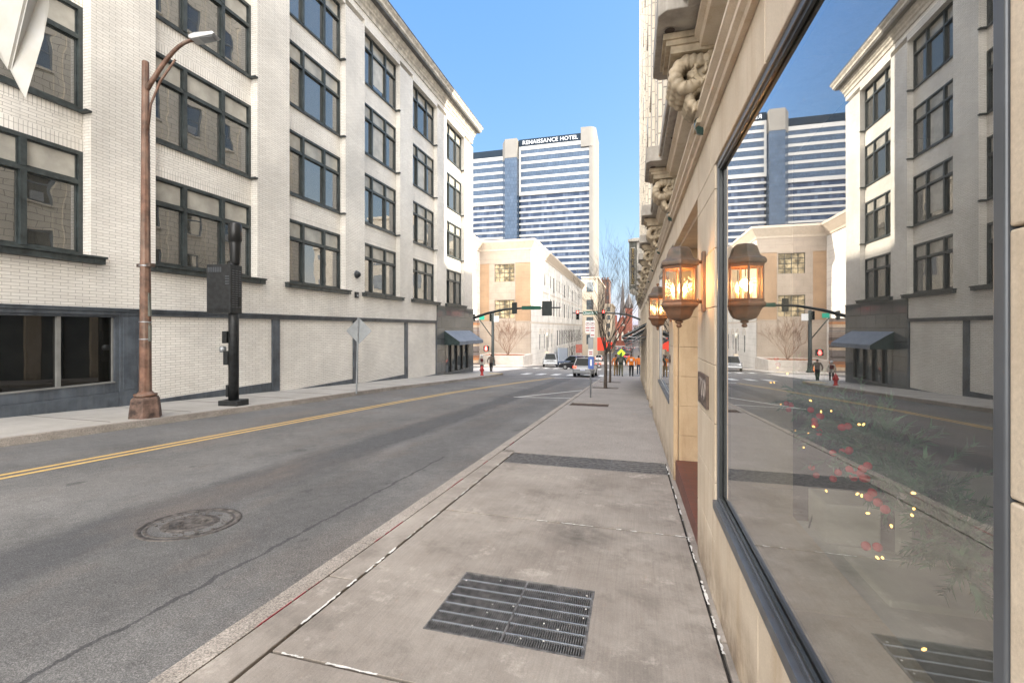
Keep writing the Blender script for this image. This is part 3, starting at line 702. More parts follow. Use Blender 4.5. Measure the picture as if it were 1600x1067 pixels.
# main windows, one built then copied. local: x out, y along, z up
def window_proto(big):
    f = MB(); cols = [0, 1.13, 2.52, OW]; tz = WH*.70
    f.box(-.10, .03, 0, .10, 0, WH); f.box(-.10, .03, OW-.10, OW, 0, WH); f.box(-.10, .03, .10, OW-.10, WH-.10, WH); f.box(-.10, .03, .10, OW-.10, 0, .10)
    f.box(-.10, .045, .10, OW-.10, tz-.055, tz+.055)
    for c in cols[1:3]: f.box(-.10, .06, c-.06, c+.06, .10, tz-.055); f.box(-.10, .06, c-.06, c+.06, tz+.055, WH-.10)
    for a, b in zip(cols, cols[1:]):
        a += .06 if a else .10; b -= .06 if b < OW else .10
        for z0, z1 in ((.10, tz-.055), (tz+.055, WH-.10)):     # inner sash
            f.box(-.09, -.02, a, a+.035, z0, z1); f.box(-.09, -.02, b-.035, b, z0, z1); f.box(-.09, -.02, a+.035, b-.035, z1-.035, z1); f.box(-.09, -.02, a+.035, b-.035, z0, z0+.05)
    fo = f.build('window', M['green_trim'])
    s = MB()
    if big:
        s.box(-.2, .48, -.24, OW+.24, -.20, 0); s.box(-.2, .52, -.27, OW+.27, -.05, .0); 
        for q in (-.10, OW/2-.06, OW-.02): s.box(.48, .50, q, q+.12, -.18, -.06)
    else: s.box(-.2, .10, -.0, OW, -.05, .0); s.box(.0, .36, OW-.14, OW-.0, -.055, .0)
    s.build('sill', M['green_trim'], fo)
    random.seed(11 if big else 12)
    p = MB()
    for i, (a, b) in enumerate(zip(cols, cols[1:])):
        a += .095; b -= .095
        p.poly([(-.05, a, .12), (-.05, b, .12), (-.05, b, tz-.08), (-.05, a, tz-.08)])
    p.build('pane', M['win_glass'], fo)
    p = MB()
    for i, (a, b) in enumerate(zip(cols, cols[1:])):
        a += .095; b -= .095
        p.poly([(-.05, a, tz+.08), (-.05, b, tz+.08), (-.05, b, WH-.13), (-.05, a, WH-.13)])
    p.build('transom_pane', M['shade_pane'], fo)
    return fo
wp = {True: window_proto(True), False: window_proto(False)}; used = set()
for k in range(NZ):
    for i, a in enumerate(OP[1:]):
        big = k == 0; src = wp[big]
        if big in used: o = copy_tree(src)
        else: o = src; used.add(big)
        o.parent = lb; o.matrix_parent_inverse = Matrix.Translation(lb.location).inverted(); o.location = (RX, a, Z0+PZ*k)
# window dressing behind a few panes (white blinds seen from the street)
for i, (k, b, c) in enumerate([(2,6,1),(3,6,1),(2,7,1),(1,7,1),(3,4,1)]):
    cols = [0, 1.13, 2.52, OW]; a = OP[b] ; y0, y1 = a+cols[c]+.1, a+cols[c+1]-.1
    m_ = MB(); m_.box(RX-.048, RX-.046, y0+.1, y1-.05, Z0+PZ*k+.12+(.25 if i % 2 else 0), Z0+PZ*k+WH*.7-.08)
    m_.build('blind', M['blind'], lb, True)
# corner shop clad in dark granite
mb = MB(); gz0 = -4
def gr_(y0, y1, z0, z1): mb.box(LX-.5, LX+.03, y0, y1, z0, z1)
sy0, sy1, sz0, sz1 = 31.2, 36.1, -1.78, .52
gr_(29.76, sy0, gz0, 3.20); gr_(sy1, CY+.02, gz0, 3.20); gr_(sy0, sy1, sz1, 3.20); gr_(sy0, sy1, gz0, sz0)
mb.box(-26, LX-.5, CY-.1, CY+.02, gz0, 3.2)
mb.build('granite_cladding', M['granite'], lb, True)
mb = MB(); mb.box(LX-.1, LX+.06, 29.76, CY+.05, 3.20, 3.27); mb.build('ledge', M['steel'], lb, True)
mb = MB(); mb.box(LX-.1, LX+.04, sy0, sy1, sz0-.06, sz0+.02); mb.build('sill', M['steel'], lb, True)
sw = MB()
for i in range(5):
    yq = sy0 + (sy1-sy0-.14)*i/4; sw.box(LX-.25, LX+.01, yq, yq+.14, sz0+.02, sz1)
so = sw.build('shop_window', M['black'], lb, True)
t = MB(); t.poly([(LX-.12, sy0, sz0+.02), (LX-.12, sy1, sz0+.02), (LX-.12, sy1, sz1), (LX-.12, sy0, sz1)]); t.build('pane', M['bldg_glass'], so)
lettering('M', .38, T(LX-.10, 33.7, -.15) @ FACE_POS_X, M['sign_white'], so, .003, world=False)
# awning of the corner shop
an = MB(); a0, a1 = 31.05, 36.4; ax = LX+1.25; az0, az1 = 1.42, .62
v = [(LX+.03, a0, az1-.28), (LX+.03, a0, az1+.8), (ax, a0, az1-.0), (ax, a0, az1-.28)]
an.poly([(LX+.04, a0, az0), (LX+.04, a1, az0), (ax, a1, az1), (ax, a0, az1)]); an.poly([(ax, a0, az1), (ax, a1, az1), (ax, a1, az1-.26), (ax, a0, az1-.26)])
ao = an.build('awning', M['awning_blue'], lb, True); sm = ao.modifiers.new('s', 'SOLIDIFY'); sm.thickness = .015
ae = MB()
for yy_ in (a0, a1): ae.box(0,0,0,0,0,0) if False else ae.poly([(LX+.04, yy_, az0-.02), (ax-.01, yy_, az1-.02), (ax-.01, yy_, az1-.26), (LX+.04, yy_, az1-.26)])
e = ae.build('side_panel', M['awning_dark'], ao); sm = e.modifiers.new('s', 'SOLIDIFY'); sm.thickness = .02
lettering('mocha bar', .17, T(ax+.012, 34.9, az1-.14) @ FACE_POS_X, M['sign_white'], ao, .003, world=False) if False else None
lettering('OFFICE', .15, T(ax+.012, 34.9, az1-.14) @ FACE_POS_X, M['sign_white'], ao, .003, world=False) if False else None
# small wall fixtures
wl = thing('wall_light', 'round dark dome light on the cream brick wall', 'wall light', (LX, 20.05, 4.35))
MB().lathe([(.17, 0), (.17, .05), (.15, .12), (.10, .19), (.01, .22)], n=20).build('dome', M['matte_black'], wl).rotation_euler = (0, R(90), 0)
m_ = MB(); m_.box(0, .05, -.22, .22, -.22, .22) if False else m_.lathe([(.20, 0), (.20, .025), (.001, .026)], n=20); m_.build('backplate', M['steel'], wl).rotation_euler = (0, R(90), 0)
ob = thing('outlet_box', 'small dark box on the cream brick wall below the dome light', 'junction box', (LX, 20.0, 3.3))
MB().box(0, .09, -.13, .13, -.15, .15).build('box', M['matte_black'], ob, bevel=.01); MB().box(.09, .11, -.05, .07, -.08, .02).build('cover', M['galv'], ob)

# white folded metal sign hanging from the facade, upper left
fs = thing('folded_sign', 'white folded metal blade sign hanging off the brick facade, top left corner', 'sign', (-13.3, 6.0, 8.5))
f_, r_v, cpos = Vector((-.2607, .9654, 0)), Vector((.9654, .2607, 0)), Vector((0, 0, 1.6))
def P(px, py, d): return cpos + f_*d + r_v*((px-800)/700*d) + Vector((0, 0, -(py-513)/700*d))
D = 8.7
mb = MB()
Av, Bv, Cv, Dv, Ev, Fv, Gv, Hv = P(-45,-45,D), P(56,-60,D-.25), P(75,10,D+.15), P(66,60,D+.1), P(38,154,D), P(16,110,D-.12), P(0,86,D), P(-45,15,D)
C0 = P(72,-40,D+.12)
mb.poly([Bv, Av, Hv, Gv, Fv]); mb.poly([Bv, Fv, Ev, Dv, Cv, C0])
o = mb.build('folded_sheet', M['banner_white'], fs, True); sm = o.modifiers.new('s', 'SOLIDIFY'); sm.thickness = .04; sm.offset = -1
mb = MB()
for a, b, c, d in ((-8,44,6,49),(-8,53,18,59),(-10,-3,7,3)):
    p, q = P(a, b, D-.06), P(c, d, D-.10); mb.tube([p, q], .02, 5)
mb.build('bolts', M['matte_black'], fs, True)
mb = MB(); mb.tube([P(40,-50,D), P(40,-50,D)+Vector((-4.2, 0, 0))], .05, 8); mb.build('bracket_arm', M['matte_black'], fs, True)

# ---------------------------------------------------------------- stone fronted tower on the right
WX, GXP = .51, .55; RE = 33.6
rb = thing('stone_building', 'tall stone fronted building beside the right pavement with scrolled brackets over its display windows', 'building', (8, 15, G(15)))
def joints(z0, z1):
    zs = [z0]; k = .22
    for i in range(-8, 8):
        z = k+.38*i
        if z0+.03 < z < z1-.03: zs.append(z)
    return zs+[z1]
def blocks(mb, y0, y1, z0, z1, ycuts=(), x0=WX, x1=WX+.45, m=0, gap=.004, zj=None):
    zs = zj or joints(z0, z1); yc = [y0]+[c for c in ycuts if y0 < c < y1]+[y1]
    for a, b in zip(zs, zs[1:]):
        for c, d in zip(yc, yc[1:]): mb.box(x0, x1, c+(gap if c > y0 else 0), d-(gap if d < y1 else 0), a+gap/2, b-gap/2, m)
    mb.box(x0+.02, x1-.02, y0+.02, y1-.02, z0+.01, z1-.01, m)
mb = MB()
WT = 2.66; LT = 2.97                                     # window head, lintel top
blocks(mb, -4, .79, -1, WT, (-2.2,))
blocks(mb, .79, 3.14, -1, .44, (1.05, 2.1), zj=[-1, .44])
blocks(mb, 3.14, 3.93, -1, WT)
blocks(mb, 6.22, 6.9, -1.2, 2.72); blocks(mb, 6.9, 9.7, -1.4, .50, (8.3,), zj=[-1.4, .5]); blocks(mb, 9.7, 12.6, -1.6, WT, (10.6, 11.6), zj=[-1.6, -.2, .6, 1.36, 2.12, WT])
blocks(mb, -4, RE, WT, LT, (-2.6, -.3, 2.0, 3.3, 5.2, 7.3, 9.4, 11.6, 14, 16.4, 19, 22, 25, 28, 31), zj=[WT, LT])
for a in (14.6, 17.3, 20, 22.7, 25.4, 28.1, 30.8): mb.box(WX-.012, WX+.45, a, a+.55, -3.2, WT)
mb.box(WX, WX+.45, RE-.8, RE, -3.2, WT)
mb.build('stone_base', M['stone'], rb, True, bevel=.004)
mb = MB()                                              # doorway recess
blocks(mb, 6.19, 6.22, -1, 2.66, x0=WX+.0, x1=WX+.055, gap=.003)
mb.box(.565, .571, 6.17, 6.19, -1, 2.66) if False else None
blocks(mb, 6.14, 6.22, -1, 2.66, x0=.575, x1=1.9, gap=.003)
mb.build('jamb', M['stone_warm'], rb, True, bevel=.004)
mb = MB(); blocks(mb, 3.93, 3.99, -1, 2.66, x0=.575+.3, x1=1.9, gap=.003); mb.build('jamb', M['stone_warm'], rb, True, bevel=.004)
mb = MB(); mb.box(.53, 1.9, 3.93, 6.14, -.9, -.10); mb.build('door_step', M['red_tile'], rb, True)
mb = MB(); mb.box(.575, 1.9, 3.99, 6.14, 2.62, 2.66); mb.box(.96, 1.9, 3.93, 6.2, 2.66, 2.7); mb.build('soffit', M['stone'], rb, True)
do = MB(); do.box(1.9, 1.98, 3.99, 6.14, -.12, 2.62); do = do.build('door', M['bronze'], rb, True)
t = MB(); t.box(1.88, 1.9, 4.2, 4.95, .1, 2.3); t.box(1.88, 1.9, 5.15, 5.9, .1, 2.3); t.build('pane', M['win_glass'], do)
# display windows: steel frame, glass, interior
def display(y0, y1, zb, zt, name='display_window'):
    f = MB()
    f.box(WX-.004, WX+.09, y0, y0+.024, zb, zt); f.box(WX+.012, WX+.09, y1-.035, y1, zb, zt); f.box(WX+.012, WX+.09, y0+.024, y1-.035, zt-.035, zt)
    f.box(WX-.012, WX+.09, y0, y1, zb-.035, zb+.02); f.box(WX+.015, WX+.09, y0+.024, y1-.035, zb+.02, zb+.045)
    o = f.build(name, M['steel'], rb, True, bevel=.003)
    b = MB(); b.box(WX+.022, WX+.035, y1-.055, y1-.035, zb+.045, zt-.035); b.box(WX+.022, WX+.035, y0+.024, y1-.055, zt-.055, zt-.035); b.box(WX+.022, WX+.035, y0+.024, y1-.055, zb+.045, zb+.062)
    b.build('glazing_bead', M['silver'] if y0 > 3 else M['dark_steel'], o)
    g = MB(); g.poly([(GXP, y0+.02, zb+.03), (GXP, y1-.03, zb+.03), (GXP, y1-.03, zt-.02), (GXP, y0+.02, zt-.02)]); g.build('pane', M['shop_glass'], o)
    return o
dw = display(.79, 3.14, .475, WT)
dw2 = display(6.9, 9.7, .535, WT)
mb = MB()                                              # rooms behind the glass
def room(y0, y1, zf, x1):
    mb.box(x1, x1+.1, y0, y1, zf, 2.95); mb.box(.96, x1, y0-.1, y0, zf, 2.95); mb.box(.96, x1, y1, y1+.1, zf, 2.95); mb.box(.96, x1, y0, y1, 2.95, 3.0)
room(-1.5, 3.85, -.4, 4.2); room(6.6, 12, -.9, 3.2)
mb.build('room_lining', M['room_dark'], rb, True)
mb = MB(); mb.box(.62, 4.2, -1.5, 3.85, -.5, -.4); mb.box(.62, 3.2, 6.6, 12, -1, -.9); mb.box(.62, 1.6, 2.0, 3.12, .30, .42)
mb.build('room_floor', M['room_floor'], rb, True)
for a in (12.6, 15.15, 17.85, 20.55, 23.25, 25.95, 28.65, 31.35):
    b_ = min(a + (2.0 if a == 12.6 else 2.15), RE-.8)
    mb = MB(); mb.box(WX+.06, WX+.14, a, a+.07, -3.2, WT); mb.box(WX+.06, WX+.14, a+1.0, a+1.06, -3.2, WT); mb.box(WX+.06, WX+.14, a+.07, a+1.0, WT-.08, WT); mb.box(WX+.06, WX+.14, a+1.06, b_, WT-.08, WT)
    so = mb.build('shopfront', M['dark_steel'], rb, True)
    mb = MB(); mb.box(WX+.141, WX+.2, a, b_, -3.2, WT-.001); mb.build('pane', M['bldg_glass'], so)
# mouldings over the ground floor
mb = MB()
prof = [(0,LT),(.03,LT),(.035,LT+.03),(.06,LT+.045),(.06,LT+.075),(.045,LT+.09),(.085,LT+.125),(.085,LT+.15),(-.1,LT+.17)]
mb.prism(prof, lambda p: (WX-p[0], -4, p[1]), lambda p: (WX-p[0], RE, p[1]))
prof2 = [(-.1,3.50),(.07,3.50),(.08,3.54),(.11,3.56),(.11,3.60),(-.1,3.60)]
mb.prism(prof2, lambda p: (WX-p[0], -4, p[1]), lambda p: (WX-p[0], RE, p[1]))
mb.build('moulding', M['stone'], rb, True)
mb = MB(); mb.box(WX+.06, WX+.3, -4, RE, LT+.15, 3.52); mb.build('frieze_panel', pm('frieze', (.62,.63,.62), .3, var=.06), rb, True)
y = 4.2; rusty = pm('rusty', (.28,.09,.03), .8, var=.3)
while y < RE: mb = MB(); mb.box(WX+.03, WX+.06, y, y+.07, LT+.17, 3.50); mb.build('rusty_strip', rusty, rb, True); y += 2.66
# corbel tables
CYS = [3.42+2.66*k for k in range(-2, 12)]
def corbel_mesh():
    mb = MB()
    # abacus mouldings
    mb.box(-.31, .06, -.20, .20, .535, .575); mb.box(-.29, .06, -.185, .185, .50, .535); mb.box(-.26, .06, -.17, .17, .45, .50)
    def roll(pts, hw, lobes, amp):
        n = len(pts); nv = lobes*6; g = []
        for i, (x, z) in enumerate(pts):
            x0, z0 = pts[max(i-1, 0)]; x1, z1 = pts[min(i+1, n-1)]; l = math.hypot(x1-x0, z1-z0); nx, nz = (z1-z0)/l, -(x1-x0)/l
            row = []
            for j in range(nv+1):
                t = j/nv; d = amp*abs(math.sin(math.pi*lobes*t)) - amp*.6*(abs(2*t-1)**4)*2
                d += .006*noise.noise(Vector((x*30, t*9, z*30)))
                row.append(mb.bm.verts.new((x - nx*d*1.0, -hw+2*hw*t, z - nz*d)))
            g.append(row)
        for i in range(n-1):
            for j in range(nv): mb.face([g[i][j], g[i][j+1], g[i+1][j+1], g[i+1][j]], smooth=True)
        for j in (0, nv): mb.face([g[i][j] for i in range(n)])
    def arc(cx, cz, r, a0, a1, n=12, rz=None): return [(cx - r*math.cos(R(a0+(a1-a0)*i/n)), cz + (rz or r)*math.sin(R(a0+(a1-a0)*i/n))) for i in range(n+1)]
    def rope(pts, ys_, r, pitch):
        out = []; P_ = [Vector((x, 0, z)) for x, z in pts]
        for p, q in zip(P_, P_[1:]):
            m = max(2, int((q-p).length/.008))
            for i in range(m): out.append(p.lerp(q, i/m))
        L_ = 0; rr_ = []
        for i, p in enumerate(out):
            if i: L_ += (p-out[i-1]).length
            rr_.append(r*(.80+.24*abs(math.sin(math.pi*L_/pitch))))
        for y in ys_: mb.tube([(p.x, y, p.z) for p in out], rr_, 8)
    top = [(.0, .40), (-.06, .402)] + arc(-.13, .315, .095, 85, -75, 12) + [(-.115, .235), (-.09, .262), (-.115, .29), (-.14, .275)]
    rope(top, (-.115, -.04, .04, .115), .05, .045)
    low = [(.0, .225), (-.04, .228)] + arc(-.065, .165, .065, 80, -70, 10) + [(-.05, .118), (-.04, .135)]
    rope(low, (-.09, -.03, .03, .09), .036, .032)
    base = [(.03, .12), (-.05, .11), (-.075, .08), (-.06, .03), (-.085, .015), (-.085, -.01), (.03, -.01)]
    mb.prism(base, lambda p: (p[0], -.10, p[1]), lambda p: (p[0], .10, p[1]))
    mb.box(-.12, .05, -.12, .12, .24, .36); mb.box(-.06, .05, -.095, .095, .10, .20)
    rl_ = random.Random(2)                              # curled leaves on the flanks
    for s_ in (-1, 1):
        for k in range(14):
            c = Vector((rl_.uniform(-.11, .0), s_*(.125 if k < 9 else .10), rl_.uniform(.22, .38) if k < 9 else rl_.uniform(.06, .2))); a = rl_.uniform(0, 6.28)
            mb.tube([c, c+Vector((.03*math.cos(a), s_*.022, .03*math.sin(a))), c+Vector((.05*math.cos(a+.5), s_*.012, .05*math.sin(a+.5)))], [.014, .016, .004], 6)
    mb.box(-.02, .05, -.15, .15, .0, .45)
    return mb
co = corbel_mesh().build('corbel', M['terra'])
for i, yc in enumerate(CYS):
    c_ = co if i == 0 else co.copy()
    if i: COL.objects.link(c_)
    c_.parent = rb; c_.matrix_parent_inverse = Matrix.Translation(rb.location).inverted(); c_.location = (WX, yc, LT+.06)
    d_ = MB(); d_.lathe([(.001, -.09), (.05, -.075), (.075, -.02), (.075, .03)], (0, 0, 0), 12)
    q = d_.build('green_cap', M['green_glass'], c_); q.location = (-.03, 0, .02); q.scale = (.8, .9, .9)
mb = MB()
def chamfer_slab(y0, y1, x, z0, z1):
    pts = [(WX+.1, y0), (x+.05, y0), (x, y0+.05), (x, y1-.05), (x+.05, y1), (WX+.1, y1)]
    mb.prism(pts, lambda p: (p[0], p[1], z0), lambda p: (p[0], p[1], z1))
for yc in CYS: chamfer_slab(yc-.42, yc+.42, .155, 3.615, 3.80)
mb.box(.33, WX+.1, -4, RE, 3.618, 3.74)
for yc in CYS:
    mb.box(.30, .33, yc+.42, yc+2.24, 3.66, 3.78)
mb.build('cornice_slab', M['terra_grey'], rb, True, bevel=.008)
ro = None; rosette = pm('rosette', (.06,.045,.04), .8)
for yc in CYS:
    for q, x_, z_ in ((-.22, .24, 3.612), (.22, .24, 3.612), (.8, .42, 3.615), (1.6, .42, 3.615)):
        if ro is None: m_ = MB(); m_.lathe([(.034, -.004), (.03, -.0035), (.0005, -.003)], n=12); ro = m_.build('soffit_rosette', rosette, rb, True); o = ro
        else: o = ro.copy(); COL.objects.link(o)
        o.location = (x_, yc+q, z_)
# upper storeys
UX = .47
mb = MB()
BAY = 2.66; WB = [3.42+1.33+BAY*k for k in range(-1, 11)]      # window centres
NF = 7; FH = 3.35; UZ0 = 3.8
ZT = UZ0+NF*FH+1.2
edge = [-4] + sum([[c-.62, c+.62] for c in WB], []) + [RE]
for i in range(0, len(edge), 2): mb.box(UX+.03, UX+.6, edge[i], edge[i+1], UZ0, ZT)
for i in range(0, len(edge), 2):
    if edge[i+1]-edge[i] > 1: mb.box(UX-.03, UX+.03, (edge[i]+edge[i+1])/2-.28, (edge[i]+edge[i+1])/2+.28, UZ0, ZT)
for c in WB:
    zc = UZ0
    for k in range(NF):
        z0 = UZ0+k*FH+.75; mb.box(UX+.06, UX+.6, c-.62, c+.62, zc, z0); mb.box(UX-.02, UX+.06, c-.7, c+.7, z0-.12, z0); zc = z0+1.95
    mb.box(UX+.06, UX+.6, c-.62, c+.62, zc, ZT)
mb.box(UX+.03, 9.5, RE-.5, RE, UZ0, ZT); mb.box(9.5, 10, -4, RE, UZ0, ZT); mb.box(UX+.6, 9.5, -4, -3.5, UZ0, ZT); mb.box(UX+.6, 9.5, -3.5, RE-.5, ZT-.4, ZT-.1)
mb.box(WX+.45, 9.8, RE-.3, RE-.01, -3.2, UZ0); mb.box(UX-.02, UX+.3, RE-1.2, RE+.03, UZ0, ZT) 
mb.box(9.5, 10, -4, RE, -1, UZ0); mb.box(4.4, 9.5, -4, -3.6, -1, UZ0)
mb.build('upper_wall', M['tower_brick'], rb, True)
wf = MB(); wf.box(.10, .16, -.62, -.54, 0, 1.95); wf.box(.10, .16, .54, .62, 0, 1.95); wf.box(.10, .16, -.54, .54, 1.87, 1.95); wf.box(.10, .16, -.54, .54, 0, .08); wf.box(.11, .16, -.54, .54, .95, 1.02)
wf = wf.build('sash_window', pm('sash', (.16,.19,.22), .5)); g = MB(); g.poly([(.14, -.54, .08), (.14, .54, .08), (.14, .54, 1.87), (.14, -.54, 1.87)]); g.build('pane', M['win_glass'], wf)
first = True; ac = None
for c in WB[2:]:
    for k in range(NF):
        o = wf if first else copy_tree(wf); first = False
        o.parent = rb; o.matrix_parent_inverse = Matrix.Translation(rb.location).inverted(); o.location = (UX, c, UZ0+k*FH+.75)
for c, k in ((WB[5],1),(WB[7],2),(WB[8],3),(WB[6],4),(WB[9],1)):
    m_ = MB(); m_.box(-.02, .14, -.3, .3, .08, .5); o = m_.build('air_conditioner', M['galv'], rb, True); o.matrix_parent_inverse = Matrix.Translation(rb.location).inverted(); o.location = (UX, c, UZ0+k*FH+.75)
# small oval plate on wall
ov = tag(MB().lathe([(.06, 0), (.06, .012), (.045, .02), (.001, .02)], n=20, sy=1.6).build('oval_plate', M['bronze']), 'small dark oval plate on the stone strip past the doorway', 'plate')
ov.location = (WX, 6.72, 1.17); ov.rotation_euler = (0, R(-90), 0)
# number plaque
pq = thing('number_plaque', 'bronze house number plaque on the stone pier below the near lantern', 'plaque', (WX, 3.57, 1.15))
mb = MB(); mb.box(-.014, 0, -.205, .205, -.115, .115); mb.build('plate', M['bronze'], pq, bevel=.004)
mb = MB()
for a in ((-.205,.205,.105,.115), (-.205,.205,-.115,-.105), (-.205,-.195,-.105,.105), (.195,.205,-.105,.105)): mb.box(-.019, -.014, *a)
mb.build('border', M['bronze'], pq)
lettering('700', .21, T(-.016, 0, 0) @ FACE_NEG_X, pm('plq_letters', (.34,.29,.26), .35, .5), pq, .004, world=False)

# ---------------------------------------------------------------- lanterns
def lantern():
    r = thing('wall_lantern', None, 'lantern')
    ph = R(90); H6 = dict(n=6, ph=ph, smooth=False)
    # backplate sits at x=+.18 (wall), lantern axis at 0
    mb = MB(); mb.box(.155, .18, -.035, .035, -.24, .20); mb.build('backplate', M['copper'], r, bevel=.006)
    mb = MB()
    for z in (.125, -.165):
        mb.tube([(.165, 0, z), (.14, 0, z), (.13, 0, z), (.10, 0, z)], [.013, .013, .02, .012], 10); mb.tube([(.135, 0, z-.0), (.125, 0, z)], [.024, .024], 10)
    mb.build('arm', M['copper'], r)
    mb = MB()
    dome = [(.142,.095),(.148,.105),(.148,.125),(.138,.135),(.118,.145),(.105,.16),(.098,.18),(.093,.20),(.083,.222),(.065,.237),(.04,.243),(.001,.245)]
    mb.lathe(dome, **H6); mb.build('roof', M['copper_roof'], r, bevel=.006)
    mb = MB(); mb.lathe([(.001,.09),(.132,.09),(.132,.096),(.001,.097)], **H6)
    mb.lathe([(.13,.075),(.132,.092),(.118,.092),(.116,.075)], cap=False, **H6)
    mb.lathe([(.132,-.165),(.132,-.150),(.116,-.150),(.116,-.165)], cap=False, **H6)
    for k in range(6):
        a = ph+k*math.pi/3; c, s = .121*math.cos(a), .121*math.sin(a)
        mb.tube([(c, s, -.16), (c, s, .085)], .0085, 6, smooth=False)
    mb.build('cage', M['copper'], r, bevel=.002)
    mb = MB()
    mb.lathe([(.125,-.165),(.140,-.175),(.145,-.19),(.138,-.205),(.125,-.212),(.110,-.232),(.098,-.262),(.080,-.288),(.045,-.300),(.02,-.305)], **H6)
    mb.build('bowl', M['copper'], r, bevel=.006)
    mb = MB(); mb.lathe([(.022,-.303),(.030,-.312),(.022,-.322),(.012,-.326),(.018,-.334),(.020,-.342),(.014,-.352),(.001,-.355)], n=12)
    mb.build('finial', M['copper'], r)
    mb = MB()
    for k in range(6):
        a, b = ph+k*math.pi/3, ph+(k+1)*math.pi/3; q = .116
        mb.poly([(q*math.cos(a), q*math.sin(a), -.155), (q*math.cos(b), q*math.sin(b), -.155), (q*math.cos(b), q*math.sin(b), .08), (q*math.cos(a), q*math.sin(a), .08)])
    mb.build('glass_panes', M['seed_glass'], r)
    for k in range(3):
        a = R(90+120*k+60); c = (.05*math.cos(a), .05*math.sin(a))
        mb = MB(); mb.lathe([(.014,-.155),(.014,-.105),(.010,-.10)], (c[0], c[1], 0), 10); cd = mb.build('candle', M['ivory'], r)
        mb = MB(); mb.lathe([(.006,-.10),(.0135,-.08),(.012,-.06),(.005,-.04),(.001,-.025)], (c[0], c[1], 0), 10); mb.build('bulb', M['flame'], cd)
    return r
L1 = lantern(); L1.location = (.33, 3.53, 1.96)
L1['label'] = 'near copper lantern with three glowing candle bulbs on the stone pier above the plaque'
L2 = copy_tree(L1, loc=(.33, 6.50, 1.93), label='far copper lantern beyond the doorway, smaller in view, with a ball finial on its roof')
L1['group'] = L2['group'] = 'lanterns either side of the doorway'
mb = MB(); mb.lathe([(.012,.24),(.012,.26),(.02,.272),(.016,.288),(.001,.292)], n=10); mb.build('roof_finial', M['copper'], L2)
for L in (L1, L2):
    p = bpy.data.lights.new('lantern_light', 'POINT'); p.energy = 2.0; p.color = (1, .56, .22); p.shadow_soft_size = .03
    o = bpy.data.objects.new('lantern_light', p); COL.objects.link(o); o.parent = L; o.location = (0, 0, -.04)

# ---------------------------------------------------------------- blade sign and awnings on the right
bs = thing('blade_sign', 'tall grey vertical blade sign with gold letters and scrolled foot on the right building', 'sign', (.1, 26, 5))
mb = MB(); x0, x1 = -.205, .20
mb.box(x0, x1, 25.9, 26.3, 3.75, 6.42); mb.build('body', M['grey_green'], bs, True, bevel=.01)
mb = MB(); mb.box(x1, .52, 25.95, 26.25, 3.9, 6.44); mb.build('side_body', M['cornice_cream'], bs, True)
mb = MB(); mb.prism([(x0-.07, 6.55), (x0-.03, 6.44), (.5, 6.44), (.5, 6.62), (x0+.3, 6.62)], lambda p: (p[0], 25.82, p[1]), lambda p: (p[0], 26.38, p[1])); mb.build('cap', M['cornice_cream'], bs, True)
mb = MB()
for a in ((x0+.08, x0+.10, 4.0, 6.1), (x1-.10, x1-.08, 4.0, 6.1), (x0+.10, x1-.10, 4.0, 4.03), (x0+.10, x1-.10, 6.07, 6.1)): mb.box(a[0], a[1], 25.87, 25.9, a[2], a[3])
mb.build('border', M['cornice_cream'], bs, True)
mb = MB(); mb.box(x0+.10, x1-.10, 25.885, 25.9, 4.03, 6.07); mb.build('letter_panel', M['matte_black'], bs, True)
for i, ch in enumerate('BENNIE DILLON'):
    if ch != ' ': lettering(ch, .19, T((x0+x1)/2, 25.875, 5.98-i*.155) @ FACE_NEG_Y, M['gold'], bs, .004)
mb = MB()
sp = [(.02+.016*t_*math.cos(t_*.9), 3.66+.016*t_*math.sin(t_*.9)) for t_ in range(1, 12)]
mb.tube([(p[0], 25.86, p[1]) for p in sp], .025, 6); mb.prism([(x0, 3.75), (x0+.02, 3.6), (x0+.16, 3.5), (.1, 3.44), (.3, 3.5), (.5, 3.3), (.5, 3.75)], lambda p: (p[0], 25.93, p[1]), lambda p: (p[0], 26.27, p[1]))
mb.build('scroll', M['cornice_cream'], bs, True)
for i, (yy_, zz) in enumerate(((18.0, 1.62), (20.9, 1.42), (23.8, 1.22), (26.7, 1.0))):
    a = thing('awning', ['nearest', 'second nearest', 'second farthest', 'farthest'][i]+' of the dark sloping awnings over the right shopfronts', 'awning', (WX, yy_, zz), group='awnings over the right shopfronts')
    mb = MB(); mb.poly([(WX, yy_, zz+.18), (WX, yy_+2.3, zz+.04), (-.42, yy_+2.3, zz-.48), (-.42, yy_, zz-.34)]); o = mb.build('canopy', M['awning_dark'], a, True)
    sm = o.modifiers.new('s', 'SOLIDIFY'); sm.thickness = .02
    mb = MB()
    mb.tube([(WX, yy_, zz-.36), (-.42, yy_, zz-.36)], .016, 6); mb.tube([(-.42, yy_, zz-.36), (-.42, yy_+2.3, zz-.5)], .016, 6); mb.tube([(WX, yy_+2.3, zz-.5), (-.42, yy_+2.3, zz-.5)], .016, 6); mb.tube([(WX, yy_, zz+.14), (-.42, yy_, zz-.35)], .014, 6)
    mb.build('frame', M['galv'], a, True)

